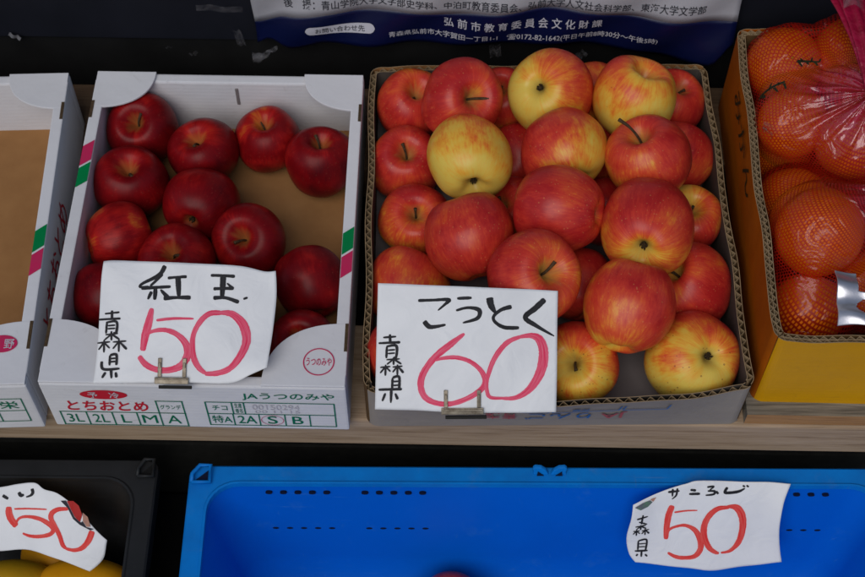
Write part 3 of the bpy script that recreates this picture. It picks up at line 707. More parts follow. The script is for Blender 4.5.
def white_carton(label, loc, rz, w, d, h, stripes):
    r = thing('fruit_carton', label, 'carton', loc, rz, 'white folded cardboard fruit cartons')
    t = 0.0125
    b = MB(); b.box((t, t, 0.0005), (w - t, d - t, 0.0060)); b.build('floor_panel', M['kraft'], r)
    b = MB(); b.box((0, 0, 0), (w, t, h - 0.0042)); b.build('front_panel', M['white_card'], r, bevel=0.0022)
    b = MB(); b.box((0, d - t, 0), (w, d, h - 0.0042)); bp = b.build('back_panel', M['white_card'], r, bevel=0.0022)
    for x in (0, w - t):
        b = MB(); b.box((x, t + 0.0003, 0), (x + t, d - t - 0.0003, h - 0.0005)); b.build('side_panel', M['white_card'], r, bevel=0.0015)
    # hand slot in the back panel
    b = MB(); b.box((w * 0.515, d - t - 0.0012, h * 0.56), (w * 0.527, d - t + 0.002, h * 0.86)); b.build('slot', M['inner_grey'], bp, bevel=0.0008)
    for sx, cx in ((1, 0.0006), (-1, w - 0.0006)):
        corner_flap(r, cx, d - 0.0006, sx, -1, 0.066, 0.052, h, 0.0)
        corner_flap(r, cx, 0.0006, sx, 1, 0.082, 0.072, h, 0.0)
        # kraft cut edges at the tucked flaps, deep shade put into their colour
        for y0, y1 in ((d - 0.068, d - 0.044), (0.040, 0.072)):
            x0 = 0.0004 if sx > 0 else w - 0.0036
            b = MB(); b.box((x0, y0, h - 0.010), (x0 + 0.0032, y1, h + 0.0003)); b.build('cut_edge', M['cut_slot'], r)
    for x0, y0, order in stripes:
        f = top_fn(h - 0.0004)
        for mi, a0, a1 in order:
            b = MB()
            put_poly(b, [(x0 + 0.6, y0 + a0), (x0 + 11.9, y0 + a0 + 9), (x0 + 11.9, y0 + a1 + 9), (x0 + 0.6, y0 + a1)], f)
            b.build('printed_stripe', M[('pink_ink', 'bandgreen_ink')[mi]], r, fix=False)
    return r

pinktop = [(0, 29, 56), (1, 0, 26)]
greentop = [(1, 29, 56), (0, 0, 26)]
cw, cd, chh = 0.300, 0.4011, 0.0903
c1 = white_carton('white cardboard carton of small dark red apples with green size table', (-0.371, -0.0114, 0.0002), -0.001, cw, cd, chh, [(0, 236, pinktop), (287.5, 126, greentop)])
c3 = white_carton('empty white carton with bare brown floor at left edge', (-0.3819 - 0.30 * cos(0.0496), -0.0142 - 0.30 * sin(0.0496), 0.0002), 0.0496, cw, cd, chh, [(287.5, 126, greentop)])

F = front_fn(cw, chh)
b = MB()
for z in (4, 31):
    put_line(b, 9, z, 137, z, 1.3, F)
for x in (10, 36, 62, 87, 110, 136):
    put_line(b, x, 3.4, x, 31.6, 1.3, F)
put_line(b, 109, 56, 137, 56, 1.3, F)
for x in (110, 136):
    put_line(b, x, 31.6, x, 56.6, 1.3, F)
for s, x0, x1 in (('3L', 15, 31), ('2L', 41, 57), ('L', 70, 79), ('M', 91, 106), ('A', 116, 130)):
    put_text(b, s, x0, 9, x1, 26, F, 0.0)
put_text(b, 'グランデ', 112.5, 39, 133.5, 48, F, 0.006)
for z in (8, 32, 56):
    put_line(b, 158.4, z, 287.6, z, 1.3, F)
for x in (159, 184, 210, 236, 261, 287):
    put_line(b, x, 7.4, x, 32.6, 1.3, F)
for x in (159, 185, 197, 287):
    put_line(b, x, 31.4, x, 56.6, 1.3, F)
put_text(b, 'JAうつのみや', 197, 61, 288, 76, F, 0.012)
put_text(b, 'チコ', 165, 39, 180, 49, F, 0.006)
put_text(b, '生産', 187.3, 44.6, 194.8, 54, F, 0.006)
put_text(b, '者名', 187.3, 34, 194.8, 43.4, F, 0.006)
for s, x0, x1 in (('特A', 162, 182), ('2A', 188, 207), ('S', 218, 228), ('B', 243, 254)):
    put_text(b, s, x0, 12, x1, 28, F, 0.006)
b.build('size_table_print', M['green_ink'], c1, fix=False)
b = MB()
put_poly(b, ellipse(60.5, 67, 23.5, 9), F, 0)
put_text(b, 'とちおとめ', 20, 34, 101, 54, F, 0.022, 0.12)
b.build('brand_print', M['red_ink'], c1, fix=False)
b = MB()
put_text(b, '予　冷', 45, 61, 76, 73, lambda x, z, k=0: F(x, z, 0.0005), 0.012)
b.build('brand_caption', M['white_ink'], c1, fix=False)
b = MB()
put_text(b, '00150294', 205, 41.5, 252, 52, F)
put_text(b, '00 11 15', 207, 34.5, 252, 40, F)
b.build('stamped_number', M['grey_ink'], c1, fix=False)
b = MB()
put_ring(b, 223, 20, 11.5, 10.5, 0.6, lambda x, z, k=0: F(x, z, 0.0003))
b.build('pen_circle', M['pink_ink'], c1, fix=False)
b = MB()
T = top_fn(chh - 0.0002)
put_ring(b, 272.5, 27.5, 15.5, 15.5, 1.2, T)
put_text(b, 'うつのみや', 260, 23, 285, 32, T, 0.008)
b.build('round_stamp', M['pink_ink'], c1, fix=False)

b = MB()
for x0, x1, z in ((232, 289, 16), (232, 289, 38), (232, 289, 62)):
    put_line(b, x0, z, x1, z, 1.2, F)
for x in (233, 261, 289):
    put_line(b, x, 15.5, x, 62.5, 1.2, F)
put_text(b, '栄', 265, 42, 284, 57, F, 0.008)
put_text(b, '業', 237, 42, 256, 57, F, 0.008)
b.build('size_table_print', M['green_ink'], c3, fix=False)
b = MB()
put_poly(b, ellipse(272, 46, 15, 10), T)
b.build('oval_stamp', M['pink_ink'], c3, fix=False)
b = MB()
put_text(b, '野', 274, 40, 284, 51, lambda x, y, k=0: T(x, y, 0.0004), 0.01)
b.build('stamp_caption', M['white_ink'], c3, fix=False)

b = MB()
put_text(b, 'とちおとめ', 90, 22, 250, 62, lambda y, z, k=0.0: (cw + 0.0006, y / 1000, z / 1000), 0.0)
b.build('side_print', M['red_ink'], c3, fix=False)

# ================================================================ corrugated cartons with raw fluted edges
def corrugated(label, loc, rz, w, d, h, t, layers, period, bow, outer, inner, floor_mat, name, floor_t=0.004):
    r = thing(name, label, 'carton', loc, rz)
    rc = 0.013
    def side_pts(k):
        """one side's outer path from corner middle to corner middle (counter-clockwise), with its arc halves"""
        cs = [(rc, rc), (w - rc, rc), (w - rc, d - rc), (rc, d - rc)]
        a0 = [-0.75 * pi, -0.25 * pi, 0.25 * pi, 0.75 * pi][k]
        pts = []
        c = cs[k]
        for i in range(5):
            a = a0 + (pi / 4) * i / 4
            pts.append((c[0], c[1], a))
        c2 = cs[(k + 1) % 4]
        n = 44
        a = a0 + pi / 4
        for i in range(1, n):
            s = i / n
            pts.append((c[0] + (c2[0] - c[0]) * s, c[1] + (c2[1] - c[1]) * s, a))
        for i in range(5):
            pts.append((c2[0], c2[1], a0 + pi / 4 + (pi / 4) * i / 4))
        return pts
    def off(k, p, inset, vz):
        x, y, a = p
        rr = rc - inset
        X, Y = x + rr * cos(a), y + rr * sin(a)
        L = w if k % 2 == 0 else d
        q = (x if k % 2 == 0 else y) / L
        bo = bow[k] * sin(pi * min(max(q, 0), 1)) ** 0.8 * (vz ** 1.3)
        bo += 0.0012 * sin(q * 17 + k * 2) * vz
        m = (a0s[k] + pi / 2) if False else [-pi / 2, 0, pi / 2, pi][k]
        return X + bo * cos(m), Y + bo * sin(m)
    a0s = [0, 0, 0, 0]
    names = ['front_panel', 'side_panel', 'back_panel', 'side_panel']
    lin = 0.0007
    for k in range(4):
        pts = side_pts(k)
        top = lambda i: h + (0.0010 * sin(i * 0.7 + k) if 4 < i < len(pts) - 5 else 0)
        def sheet(b, i0, i1, mi, dz=0.0):
            nz = 5
            for ins in (i0, i1):
                pass
            rows = []
            for ins in (i0, i1):
                for j in range(nz + 1):
                    rows.append([(*off(k, p, ins, j / nz), (top(i) + dz) * j / nz) for i, p in enumerate(pts)])
            n = len(pts)
            vs = [q for row in rows for q in row]
            fs = []
            R = nz + 1
            for j in range(nz):
                for i in range(n - 1):
                    fs.append((j * n + i, j * n + i + 1, (j + 1) * n + i + 1, (j + 1) * n + i))
                    o = (R + j) * n
                    fs.append((o + i + 1, o + i, o + n + i, o + n + i + 1))
            for i in range(n - 1):
                fs.append((nz * n + i, nz * n + i + 1, (R + nz) * n + i + 1, (R + nz) * n + i))
            b.add(vs, fs, mi)
        om = outer[k]
        b = MB(); sheet(b, 0.0, lin, 0)
        pan = b.build(names[k], [om, M['kraft_edge']], r, smooth=False, fix=False)
        for p in pan.data.polygons:
            if abs(p.normal.z) > 0.7:
                p.material_index = 1
        b = MB()
        sheet(b, t - lin, t, 0, -0.0006)
        lp = b.build('inner_liner', [inner, M['kraft_edge']], pan, fix=False)
        for p in lp.data.polygons:
            if abs(p.normal.z) > 0.7:
                p.material_index = 1
        # fluting between the liners
        dense = []
        acc = 0.0
        prev = None
        for i in range(len(pts) - 1):
            for s in range(10):
                p = tuple(pts[i][c] + (pts[i + 1][c] - pts[i][c]) * s / 10 for c in range(3))
                q = Vector(off(k, p, t / 2, 1.0))
                if prev is not None:
                    acc += (q - prev).length
                prev = q
                dense.append((p, acc))
        b = MB()
        band = (t - 2 * lin) / layers
        for l in range(layers):
            vs = []
            for p, s in dense:
                ph = 2 * pi * s / period + l * pi * 0.7 + 0.5 * sin(s * 40)
                tri = math.asin(sin(ph)) / (pi / 2) * 0.7 + 0.3 * sin(ph)
                ins = lin + band * (l + 0.5) + tri * band * 0.47
                for dth in (-0.00028, 0.00028):
                    vs.append((*off(k, p, ins + dth, 1.0), h - 0.0012))
                    vs.append((*off(k, p, ins + dth, 0.55), h * 0.55))
            fs = []
            for i in range(len(dense) - 1):
                o, n = i * 4, i * 4 + 4
                fs += [(o, n, n + 1, o + 1), (n + 2, o + 2, o + 3, n + 3), (o, o + 2, n + 2, n)]
            b.add(vs, fs)
            if l:
                ins = lin + band * l
                vs = []
                for p in pts:
                    vs.append((*off(k, p, ins, 1.0), h - 0.001)); vs.append((*off(k, p, ins, 0.6), h * 0.6))
                    vs.append((*off(k, p, ins + 0.0005, 1.0), h - 0.001))
                b.add(vs, [f for i in range(len(pts) - 1) for f in ((3 * i, 3 * i + 3, 3 * i + 4, 3 * i + 1), (3 * i, 3 * i + 2, 3 * i + 5, 3 * i + 3))])
        b.build('fluting', M['kraft_edge'], pan, fix=False)
    b = MB(); b.box((t * 0.5, t * 0.5, 0.0004), (w - t * 0.5, d - t * 0.5, floor_t)); b.build('floor_panel', floor_mat, r)
    return r

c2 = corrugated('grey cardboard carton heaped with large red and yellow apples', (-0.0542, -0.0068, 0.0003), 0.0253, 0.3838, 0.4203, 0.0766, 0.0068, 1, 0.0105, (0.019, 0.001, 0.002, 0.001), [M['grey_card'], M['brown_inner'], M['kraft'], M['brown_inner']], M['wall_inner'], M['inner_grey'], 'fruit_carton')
c4 = corrugated('yellow cardboard carton with orange sides holding netted oranges', (0.3377, 0.0188, 0.0198), -0.0072, 0.36, 0.4013, 0.1218, 0.0088, 2, 0.0085, (0.003, 0.001, 0.001, 0.001), [M['yellow_card'], M['orange_card'], M['orange_card'], M['orange_card']], M['brown_inner'], M['brown_inner'], 'fruit_carton')

# upside-down print on the grey carton's front (it bulges outward)
def c2_front(x, z, k=0.0):
    q = min(max(x / 383.8, 0), 1)
    bo = 0.019 * sin(pi * q) ** 0.8 * (min(z / 76.6, 1) ** 1.3) + 0.0012 * sin(q * 17) * z / 76.6
    return (x / 1000, -bo - 0.0016 - k, z / 1000)
b = MB()
put_text(b, 'JA', 236, 24, 262, 46, c2_front, 0.012, turn=True, mi=0)
put_text(b, 'りんご', 160, 24, 226, 46, c2_front, 0.012, turn=True, mi=1)
put_text(b, '青森', 120, 24, 152, 46, c2_front, 0.012, turn=True, mi=0)
for x0, x1 in ((122, 182), (186, 252), (256, 300)):
    for z in (52,):
        for i in range(6):
            put_line(b, x0 + (x1 - x0) * i / 6, z, x0 + (x1 - x0) * (i + 1) / 6, z, 1.6, c2_front, 1)
    put_line(b, x0, 52, x0 + 2, 66, 1.6, c2_front, 1)
    put_line(b, x1, 52, x1 + 2, 66, 1.6, c2_front, 1)
put_text(b, '等級', 145, 54, 162, 64, c2_front, 0.012, turn=True, mi=1)
put_text(b, '階級', 205, 54, 222, 64, c2_front, 0.012, turn=True, mi=1)
b.build('upside_down_print', [M['faded_red'], M['blue_ink']], c2, fix=False)
# orange carton: black printed characters on its orange side
b = MB()
sf = lambda y, z, k=0.0: (-0.0022 - k, y / 1000, z / 1000)
put_text(b, 'みかん', 330, 84, 190, 110, sf, 0.0)
b.build('side_print', M['dark_green_tag'], c4, fix=False)

# ================================================================ apples
PROFILE = [(0.0, 0.38), (0.04, 0.40), (0.11, 0.52), (0.21, 0.70), (0.35, 0.845), (0.52, 0.89), (0.70, 0.80), (0.86, 0.60), (0.965, 0.33), (1.0, 0.05), (0.975, -0.22), (0.90, -0.46), (0.77, -0.68), (0.60, -0.83), (0.43, -0.89), (0.28, -0.865), (0.15, -0.74), (0.06, -0.62), (0.0, -0.60)]
DENSE = catmull(PROFILE, 3)

def apple(name, label, cat, group, pos, R, mark, mx, my, base, amp, ddir, mat_key, seed, squash=1.0, spots=0.0):
    """mark 'S' shows the stem end, 'C' the eye end, at offset (mx, my) of its disc seen from the front"""
    rnd = random.Random(seed)
    R = R * 1.035
    # the view-facing frame at the stall front is only used to say which way the apple leans
    zz = sqrt(max(0.02, 1 - mx * mx - my * my))
    axis = (R_ * mx + U_ * my - W_ * zz).normalized()
    if mark == 'C':
        axis = -axis
    q = axis.to_track_quat('Z', 'Y')
    rot = q.to_matrix() @ Matrix.Rotation(rnd.uniform(0, 6.28), 3, 'Z')
    inv = rot.transposed()
    dvec = inv @ (R_ * ddir[0] + U_ * ddir[1] - W_ * (ddir[2] if len(ddir) > 2 else 0.0)).normalized()
    n = 60
    sd = Vector((rnd.uniform(-50, 50), rnd.uniform(-50, 50), rnd.uniform(-50, 50)))
    ph = rnd.uniform(0, 6.28)
    lob = rnd.uniform(0.012, 0.03)
    tilt = rnd.uniform(-0.13, 0.13)
    taper = rnd.uniform(0.0, 0.13)
    vs, cols = [], []
    rn = rnd.random()
    for j, (rho, z) in enumerate(DENSE):
        rings = 1 if rho < 1e-6 else n
        for i in range(rings):
            a = 2 * pi * i / n
            c_, s_ = cos(a), sin(a)
            lower = max(0.0, -z)
            k = 1 + lob * (0.25 + 1.5 * lower) * cos(5 * a + ph) * min(1, rho * 1.5) + 0.02 * cos(2 * a + ph * 2)
            wv = noise.noise(Vector((c_ * rho, s_ * rho, z)) * 0.9 + sd) * 0.075
            x, y, zq = rho * c_ * (k + wv), rho * s_ * (k + wv), (z * (0.97 + wv) + tilt * rho * c_) * squash
            x, y = x * (1 - taper * lower), y * (1 - taper * lower)
            zq += 0.035 * max(0, z - 0.5) * cos(3 * a + ph) * rho + 0.06 * max(0, z - 0.3) * noise.noise(Vector((c_ * 1.2, s_ * 1.2, 3)) + sd)
            zq += 0.03 * lower * cos(5 * a + ph) * rho
            vs.append((x * R, y * R, zq * R))
            nv = Vector((c_ * rho, s_ * rho, z)).normalized()
            t = base - 0.05 + amp * nv.dot(dvec) + 0.34 * noise.noise(nv * 1.6 + sd) + 0.14 * noise.noise(nv * 4.5 + sd)
            # yellow runs out of the stem cavity
            if z > 0.4:
                t -= 0.35 * max(0, 1 - rho / 0.42) * (0.7 + 0.6 * noise.noise(nv * 6 + sd))
            if z < -0.5:
                t -= 0.30 * max(0, 1 - rho / 0.5)
            rus = 0.75 * max(0, 1 - rho / (0.30 + 0.12 * noise.noise(Vector((c_ * 3, s_ * 3, 0)) + sd))) if z > 0.3 else max(0, 1 - rho / 0.22) * 0.8
            cols += [min(1, max(0, t)), min(1, rus * 1.3), rn, spots]
    fs = []
    idx = []
    o = 0
    for rho, z in DENSE:
        c = 1 if rho < 1e-6 else n
        idx.append((o, c))
        o += c
    for j in range(len(DENSE) - 1):
        (a0, ca), (b0, cb) = idx[j], idx[j + 1]
        for i in range(n):
            i2 = (i + 1) % n
            if ca == 1:
                fs.append((a0, b0 + i, b0 + i2))
            elif cb == 1:
                fs.append((a0 + i, b0, a0 + i2))
            else:
                fs.append((a0 + i, b0 + i, b0 + i2, a0 + i2))
    me = bpy.data.meshes.new(name)
    me.from_pydata(vs, [], fs)
    me.materials.append(M[mat_key])
    at = me.color_attributes.new('skin', 'FLOAT_COLOR', 'POINT')
    at.data.foreach_set('color', cols)
    me.polygons.foreach_set('use_smooth', [True] * len(fs))
    ob = link(name, me)
    m4 = rot.to_4x4()
    m4.translation = Vector(pos)
    ob.matrix_world = m4
    tag(ob, label, cat, group)
    # stem and eye
    L = R * (0.95 if 'long thin' in label else rnd.uniform(0.30, 0.50))
    bx, by = rnd.uniform(-0.35, 0.35) * R, rnd.uniform(-0.35, 0.35) * R
    b = MB()
    z0 = 0.36 * R * squash
    pth = catmull([(0, 0, z0), (bx * 0.15, by * 0.15, z0 + L * 0.4), (bx * 0.5, by * 0.5, z0 + L * 0.75), (bx, by, z0 + L)], 4)
    b.tube(pth, [R * (0.028 + 0.020 * (i / (len(pth) - 1)) ** 3 + (0.012 if i == 0 else 0)) for i in range(len(pth))], 8)
    b.build('stem', M['stem'], ob, smooth=True)
    b = MB()
    zb = -0.62 * R * squash
    for i in range(7):
        a = i * 2 * pi / 7 + rnd.uniform(-0.2, 0.2)
        d = Vector((cos(a), sin(a), 0)); s_ = Vector((-sin(a), cos(a), 0))
        p0, p1, p2 = d * R * 0.02, d * R * 0.07, d * R * rnd.uniform(0.02, 0.08)
        w1 = R * 0.028
        pts = [p0 - s_ * w1 + Vector((0, 0, zb)), p1 - s_ * w1 * 0.8 + Vector((0, 0, zb - R * 0.07)), p2 + Vector((0, 0, zb - R * 0.15)), p1 + s_ * w1 * 0.8 + Vector((0, 0, zb - R * 0.07)), p0 + s_ * w1 + Vector((0, 0, zb))]
        b.prism(pts, d * R * 0.012)
    b.tube([(0, 0, zb + R * 0.03), (0, 0, zb - R * 0.05)], [R * 0.06, R * 0.04], 8)
    b.build('calyx', M['calyx'], ob)
    return ob

GA = 'large red and yellow apples heaped in the grey carton'
BIG = {
 'a1': ('S', .2, .4, .80, .15, (.5, -.3), 'dull red apple with dark stem in back left corner of the grey carton'),
 'a2': ('S', .36, -.02, .84, .15, (-.6, .5), 'pink red apple with stem pointing right, beside the back left corner apple'),
 'a3': ('S', -.1, .35, .80, .1, (0, 1), 'red apple half hidden at the back wall right of the pink red one'),
 'a4': ('C', -.42, .02, .46, .42, (.75, .65, -.2), 'large apple with yellow face, dark eye and red top, at the grey carton back'),
 'a5': ('C', .10, -.76, .20, .22, (.1, .9, -.3), 'plain yellow apple, the most yellow of the heap'),
 'a6': ('S', .02, .35, .82, .12, (.4, -.2), 'red apple with short stem against the left wall, left of the plain yellow apple'),
 'a7': ('S', .0, .25, .72, .2, (.3, .7), 'red and yellow apple against the left wall below the plain yellow apple'),
 'a8': ('C', .25, -.94, .80, .12, (.1, .6), 'big rosy striped apple right above the 60 price sign'),
 'a9': ('C', .25, -.78, .52, .44, (-.85, .35), 'apple half striped red and half pale yellow in the middle of the heap'),
 'a10': ('C', .93, -.12, .92, .08, (-.5, .3), 'deep red apple lying on its side in the middle of the heap'),
 'a11': ('S', .30, .74, .34, .28, (-.1, .95), 'orange yellow apple with short stem on top at the back right'),
 'a12': ('S', .25, .5, .80, .12, (.3, -.2), 'red apple with crooked stem in the back right corner of the grey carton'),
 'a13': ('S', -.36, .62, .74, .24, (.6, .4), 'red apple with long thin upright stem, right of the heap middle'),
 'a14': ('C', -.3, -.9, .82, .15, (.2, .4), 'orange red apple against the right wall behind the one with the upright stem'),
 'a15': ('C', -.22, -.52, .68, .40, (.15, .9, .1), 'rosy apple with yellow eye end facing the front, right of the deep red one'),
 'a16': ('S', .1, .42, .58, .3, (.1, -.9), 'yellow red apple with stem against the right wall, behind the rosy yellow-eyed one'),
 'a17': ('S', .44, .18, .80, .14, (-.6, -.2), 'large rosy apple with stem in a deep hollow behind the 60 sign corner'),
 'a18': ('C', -.25, -.95, .70, .26, (.7, .5), 'smooth orange red apple with yellow lower tip, right of the 60 sign'),
 'a19': ('S', -.62, .46, .80, .2, (.7, -.5), 'red apple with yellow stem hollow in the right front of the grey carton'),
 'a20': ('C', .30, .14, .56, .40, (.55, .5, -.65), 'large freckled yellow apple with red rim in the front right corner of the grey carton'),
 'a21': ('S', -.24, .12, .52, .40, (.3, .7, -.6), 'speckled yellow apple with broken stem touching the 60 sign edge'),
 'a22': ('C', -.3, -.9, .56, .25, (-.4, .5), 'orange apple above the top left corner of the 60 sign'),
 'a23': ('C', .3, -.9, .86, .1, (0, 1), 'dark red apple deep between the stem-hollow apple and the smooth orange red one'),
 'a24': ('C', -.3, -.9, .95, .05, (0, 1), 'dark red apple in the front left corner, behind the 60 sign'),
 'a25': ('C', .3, -.9, .86, .1, (0, 1), 'shaded red apple low between the plain yellow and half yellow apples'),
 'a26': ('S', -.5, .2, .80, .1, (0, 1), 'shaded red apple low between the rosy striped and deep red apples'),
 'a27': ('C', .3, -.9, .60, .15, (0, 1), 'orange brown apple at the back wall between two large yellow ones'),
 'a28': ('S', -.2, .3, .86, .1, (0, 1), 'shaded red apple low between the half yellow and upright stem apples'),
 'a29': ('C', .3, -.9, .90, .1, (0, 1), 'shaded red apple low between the deep red and yellow-eyed apples'),
 'a30': ('C', .3, -.9, .78, .1, (0, 1), 'red apple hidden behind the middle of the 60 sign'),
}
SQ = {'a20': 0.93, 'a2': 0.94, 'a17': 0.95, 'a4': 1.03, 'a18': 1.08, 'a10': 1.08}
for i, (k, (mk, x, y, base, amp, dd, lab)) in enumerate(BIG.items()):
    px_, py_, pz_, r_ = BIG_APPLE_SPOTS[k]
    if k in ('a1', 'a6', 'a7', 'a22'):
        r_ *= 1.06
    apple('apple', lab, 'apple', GA, (px_, py_, pz_), r_, mk, x, y, base, amp, dd, 'skin_mixed', 100 + i, SQ.get(k, 1.0), {'a20': 1.0, 'a21': 1.0, 'a11': 0.6, 'a15': 0.4, 'a19': 0.4}.get(k, 0.3))

GB = 'small dark red apples in the white carton'
DARK = {
 'b1': ('S', -.1, .15, .62, 'dark red apple in the back left corner of the white carton'),
 'b2': ('S', -.2, .42, .62, 'dark red apple with short stem just right of the back left corner one'),
 'b3': ('S', .0, .58, .46, 'bright red apple alone at the middle of the white carton back wall'),
 'b4': ('S', .08, .66, .66, 'dark red apple at the right back, alone against the right wall'),
 'b5': ('S', .05, .5, .64, 'dark red apple with tall stem, second along the left wall of the white carton'),
 'b6': ('C', -.22, -.6, .66, 'dark red apple showing its small eye, in the centre of the white carton'),
 'b7': ('C', -.86, -.3, .40, 'bright red apple lying on its side against the left wall of the white carton'),
 'b8': ('S', -.1, .42, .55, 'red apple with stem touching the top edge of the 紅玉 price sign'),
 'b9': ('S', -.2, .15, .60, 'dark red apple right of the centre with its stem facing up, at the bare floor'),
 'b10': ('C', .3, -.92, .66, 'dark red apple right of the 紅玉 price sign against the right wall'),
 'b11': ('S', .0, .32, .66, 'dark red apple in the front right corner behind the round stamp flap'),
 'b12': ('C', .3, -.9, .78, 'shaded dark apple against the left wall, left of the 紅玉 price sign'),
 'b13': ('C', .3, -.9, .78, 'dark apple in the front left corner hidden behind the 紅玉 price sign'),
 'b14': ('S', .1, .3, .70, 'dark apple hidden behind the right half of the 紅玉 price sign'),
}
for i, (k, (mk, x, y, base, lab)) in enumerate(DARK.items()):
    px_, py_, pz_, r_ = DARK_APPLE_SPOTS[k]
    apple('apple', lab, 'apple', GB, (px_, py_, pz_), r_, mk, x, y, base + 0.08, 0.12, (.3, -.6), 'skin_dark', 300 + i, 1.0, 0.2)

# ================================================================ oranges and their nets
GO = 'netted oranges in the yellow carton'
OR = {
 'o1': 'orange in the back left corner of the yellow carton, under red net', 'o2': 'large orange at the back beside the ribbon of the net bag',
 'o3': 'orange under the pink gathered folds with the dark label', 'o4': 'orange below the gathered neck of the upper net bag',
 'o5': 'shaded orange low against the left wall of the yellow carton, below the folds', 'o6': 'largest netted orange in the middle of the yellow carton',
 'o7': 'shaded orange low against the left wall, left of the largest netted orange', 'o8': 'orange in the front left corner of the yellow carton, beside the silver tag',
 'o9': 'orange beneath the silver tag', 'o10': 'orange at the right of the largest netted orange', 'o11': 'orange buried under the upper net bag',
}
ORANGE_SPOTS['o3'] = (0.3765, 0.289, 0.137, 0.0395)
ORANGE_SPOTS['o7'] = (0.3835, 0.222, 0.083, 0.0425)
for k, (x, y, z, r) in list(ORANGE_SPOTS.items()):
    ORANGE_SPOTS[k] = (max(x, 0.3485 + r), max(y, 0.0295 + r), z, r)
for i, (k, lab) in enumerate(OR.items()):
    x, y, z, r = ORANGE_SPOTS[k]
    b = MB()
    sd = Vector((i * 7.3, i * 3.1, 0))
    def orb(u, v):
        th, ph = pi * v, 2 * pi * u
        d = Vector((sin(th) * cos(ph), sin(th) * sin(ph), cos(th)))
        rr = r * 0.97 * (1 + 0.025 * noise.noise(d * 1.4 + sd) - 0.05 * math.exp(-(th / 0.16) ** 2))
        return (d.x * rr, d.y * rr, d.z * rr * 0.95)
    b.grid(orb, 40, 26, wrap=True)
    o = b.build('orange', M['orange_peel'], None, smooth=True)
    o.location = (x, y, z)
    o.rotation_euler = (0.5 + i, 0.4 * i, i)
    tag(o, lab, 'orange', GO)
    b = MB()
    b.tube([(0, 0, r * 0.84), (0, 0, r * 0.885)], [r * 0.07, r * 0.05], 7)
    b.build('stem_button', M['fruit_green'], o)

def net_bag(label, members, gather, neck_to, ribs, seed, nu=240, nv=110, cells=(150, 70), reach=0.55, loose=()):
    """net drawn over its oranges: longitudes run out from the gathered neck"""
    G = Vector(gather)
    cs = [(Vector(ORANGE_SPOTS[m][:3]), ORANGE_SPOTS[m][3]) for m in members]
    cen = sum((c for c, _ in cs), Vector()) / len(cs)
    bm = bmesh.new()
    for c, r in cs:
        for i in range(220):
            zf = 1 - 2 * (i + 0.5) / 220
            a = i * 2.39996
            s_ = sqrt(1 - zf * zf)
            bm.verts.new(c + Vector((s_ * cos(a), s_ * sin(a), zf)) * (r * 1.02))
    bm.verts.new(G)
    for p in loose:
        bm.verts.new(p)
    res = bmesh.ops.convex_hull(bm, input=bm.verts)
    bmesh.ops.delete(bm, geom=[e for e in set(res['geom_interior'] + res['geom_unused']) if isinstance(e, bmesh.types.BMVert) and e.is_valid], context='VERTS')
    tree = BVHTree.FromBMesh(bm)
    pole = (G - cen).normalized()
    qm = pole.to_track_quat('Z', 'Y').to_matrix()
    sd = Vector((seed, seed * 2, 0))
    vs, ga = [], []
    for j in range(nv + 1):
        th = pi * 0.97 * (j / nv) ** 1.05 + 0.012
        for i in range(nu):
            ph = 2 * pi * i / nu
            d = qm @ Vector((sin(th) * cos(ph), sin(th) * sin(ph), cos(th)))
            hit = tree.ray_cast(cen + d * 1.0, -d)
            rr = (hit[0] - cen).length if hit[0] is not None else 0.03
            # sag between the fruits
            P = cen + d * rr
            gap = min((P - c).length - r for c, r in cs)
            sag = max(0.0, gap - 0.002) * 0.62
            gw = math.exp(-(th / reach) ** 2)
            fold = (sin(ph * ribs + 2.5 * noise.noise(Vector((cos(ph) * 3, sin(ph) * 3, 0)) + sd)) * 0.5 + 0.7 * noise.noise(Vector((cos(ph) * 9, sin(ph) * 9, th)) + sd))
            P = P - d * sag * (1 - gw) + d * (0.0075 * fold * gw * min(1, th / 0.1) + 0.0022 * noise.noise(P * 60 + sd) + 0.0015)
            for c, r in cs:
                q = P - c
                if q.length < r + 0.0006:
                    P = c + q.normalized() * (r + 0.0006)
            if P.z < 0.150:
                P.x, P.y = max(P.x, 0.3480), min(max(P.y, 0.0290), 0.4080)
            vs.append(P)
            ga.append(min(1, max(0, gw * (0.55 + 0.5 * noise.noise(Vector((cos(ph) * 5, sin(ph) * 5, th * 1.5)) + sd)) * 1.15)))
    fs, uvs = [], []
    for j in range(nv):
        for i in range(nu):
            i2 = (i + 1) % nu
            fs.append((j * nu + i, j * nu + i2, (j + 1) * nu + i2, (j + 1) * nu + i))
            for a, c in ((i, j), (i + 1, j), (i + 1, j + 1), (i, j + 1)):
                uvs += [a / nu * cells[0], c / nv * cells[1]]
    me = bpy.data.meshes.new('net')
    me.from_pydata(vs, [], fs)
    me.materials.append(M['net'])
    uv = me.uv_layers.new(name='UVMap')
    uv.data.foreach_set('uv', uvs)
    at = me.attributes.new('gather', 'FLOAT', 'POINT')
    at.data.foreach_set('value', ga)
    me.polygons.foreach_set('use_smooth', [True] * len(fs))
    global last_tree, last_cen
    last_tree, last_cen = tree, cen
    o = thing('net_bag', label, 'net bag', (0, 0, 0), 0, 'net bags of oranges')
    link('net', me, o)
    # tied neck: crumpled ribbon running out from the gather
    b = MB()
    N = Vector(neck_to) - G
    side = N.cross(Vector((0.1, 0.3, 1))).normalized()
    nrm = side.cross(N).normalized()
    def neck(u, v):
        w_ = 0.007 + 0.010 * v
        a = 2 * pi * u
        rr = w_ * (1 + 0.25 * sin(7 * a + 4 * v))
        return G - N * 0.06 + N * (1.06 * v) + side * cos(a) * rr + nrm * sin(a) * rr * 0.45 + nrm * (0.010 * sin(v * 3.0))
    b.grid(neck, 42, 24, wrap=True)
    b.build('tied_neck', M['pink_band'], o, smooth=True)
    return o

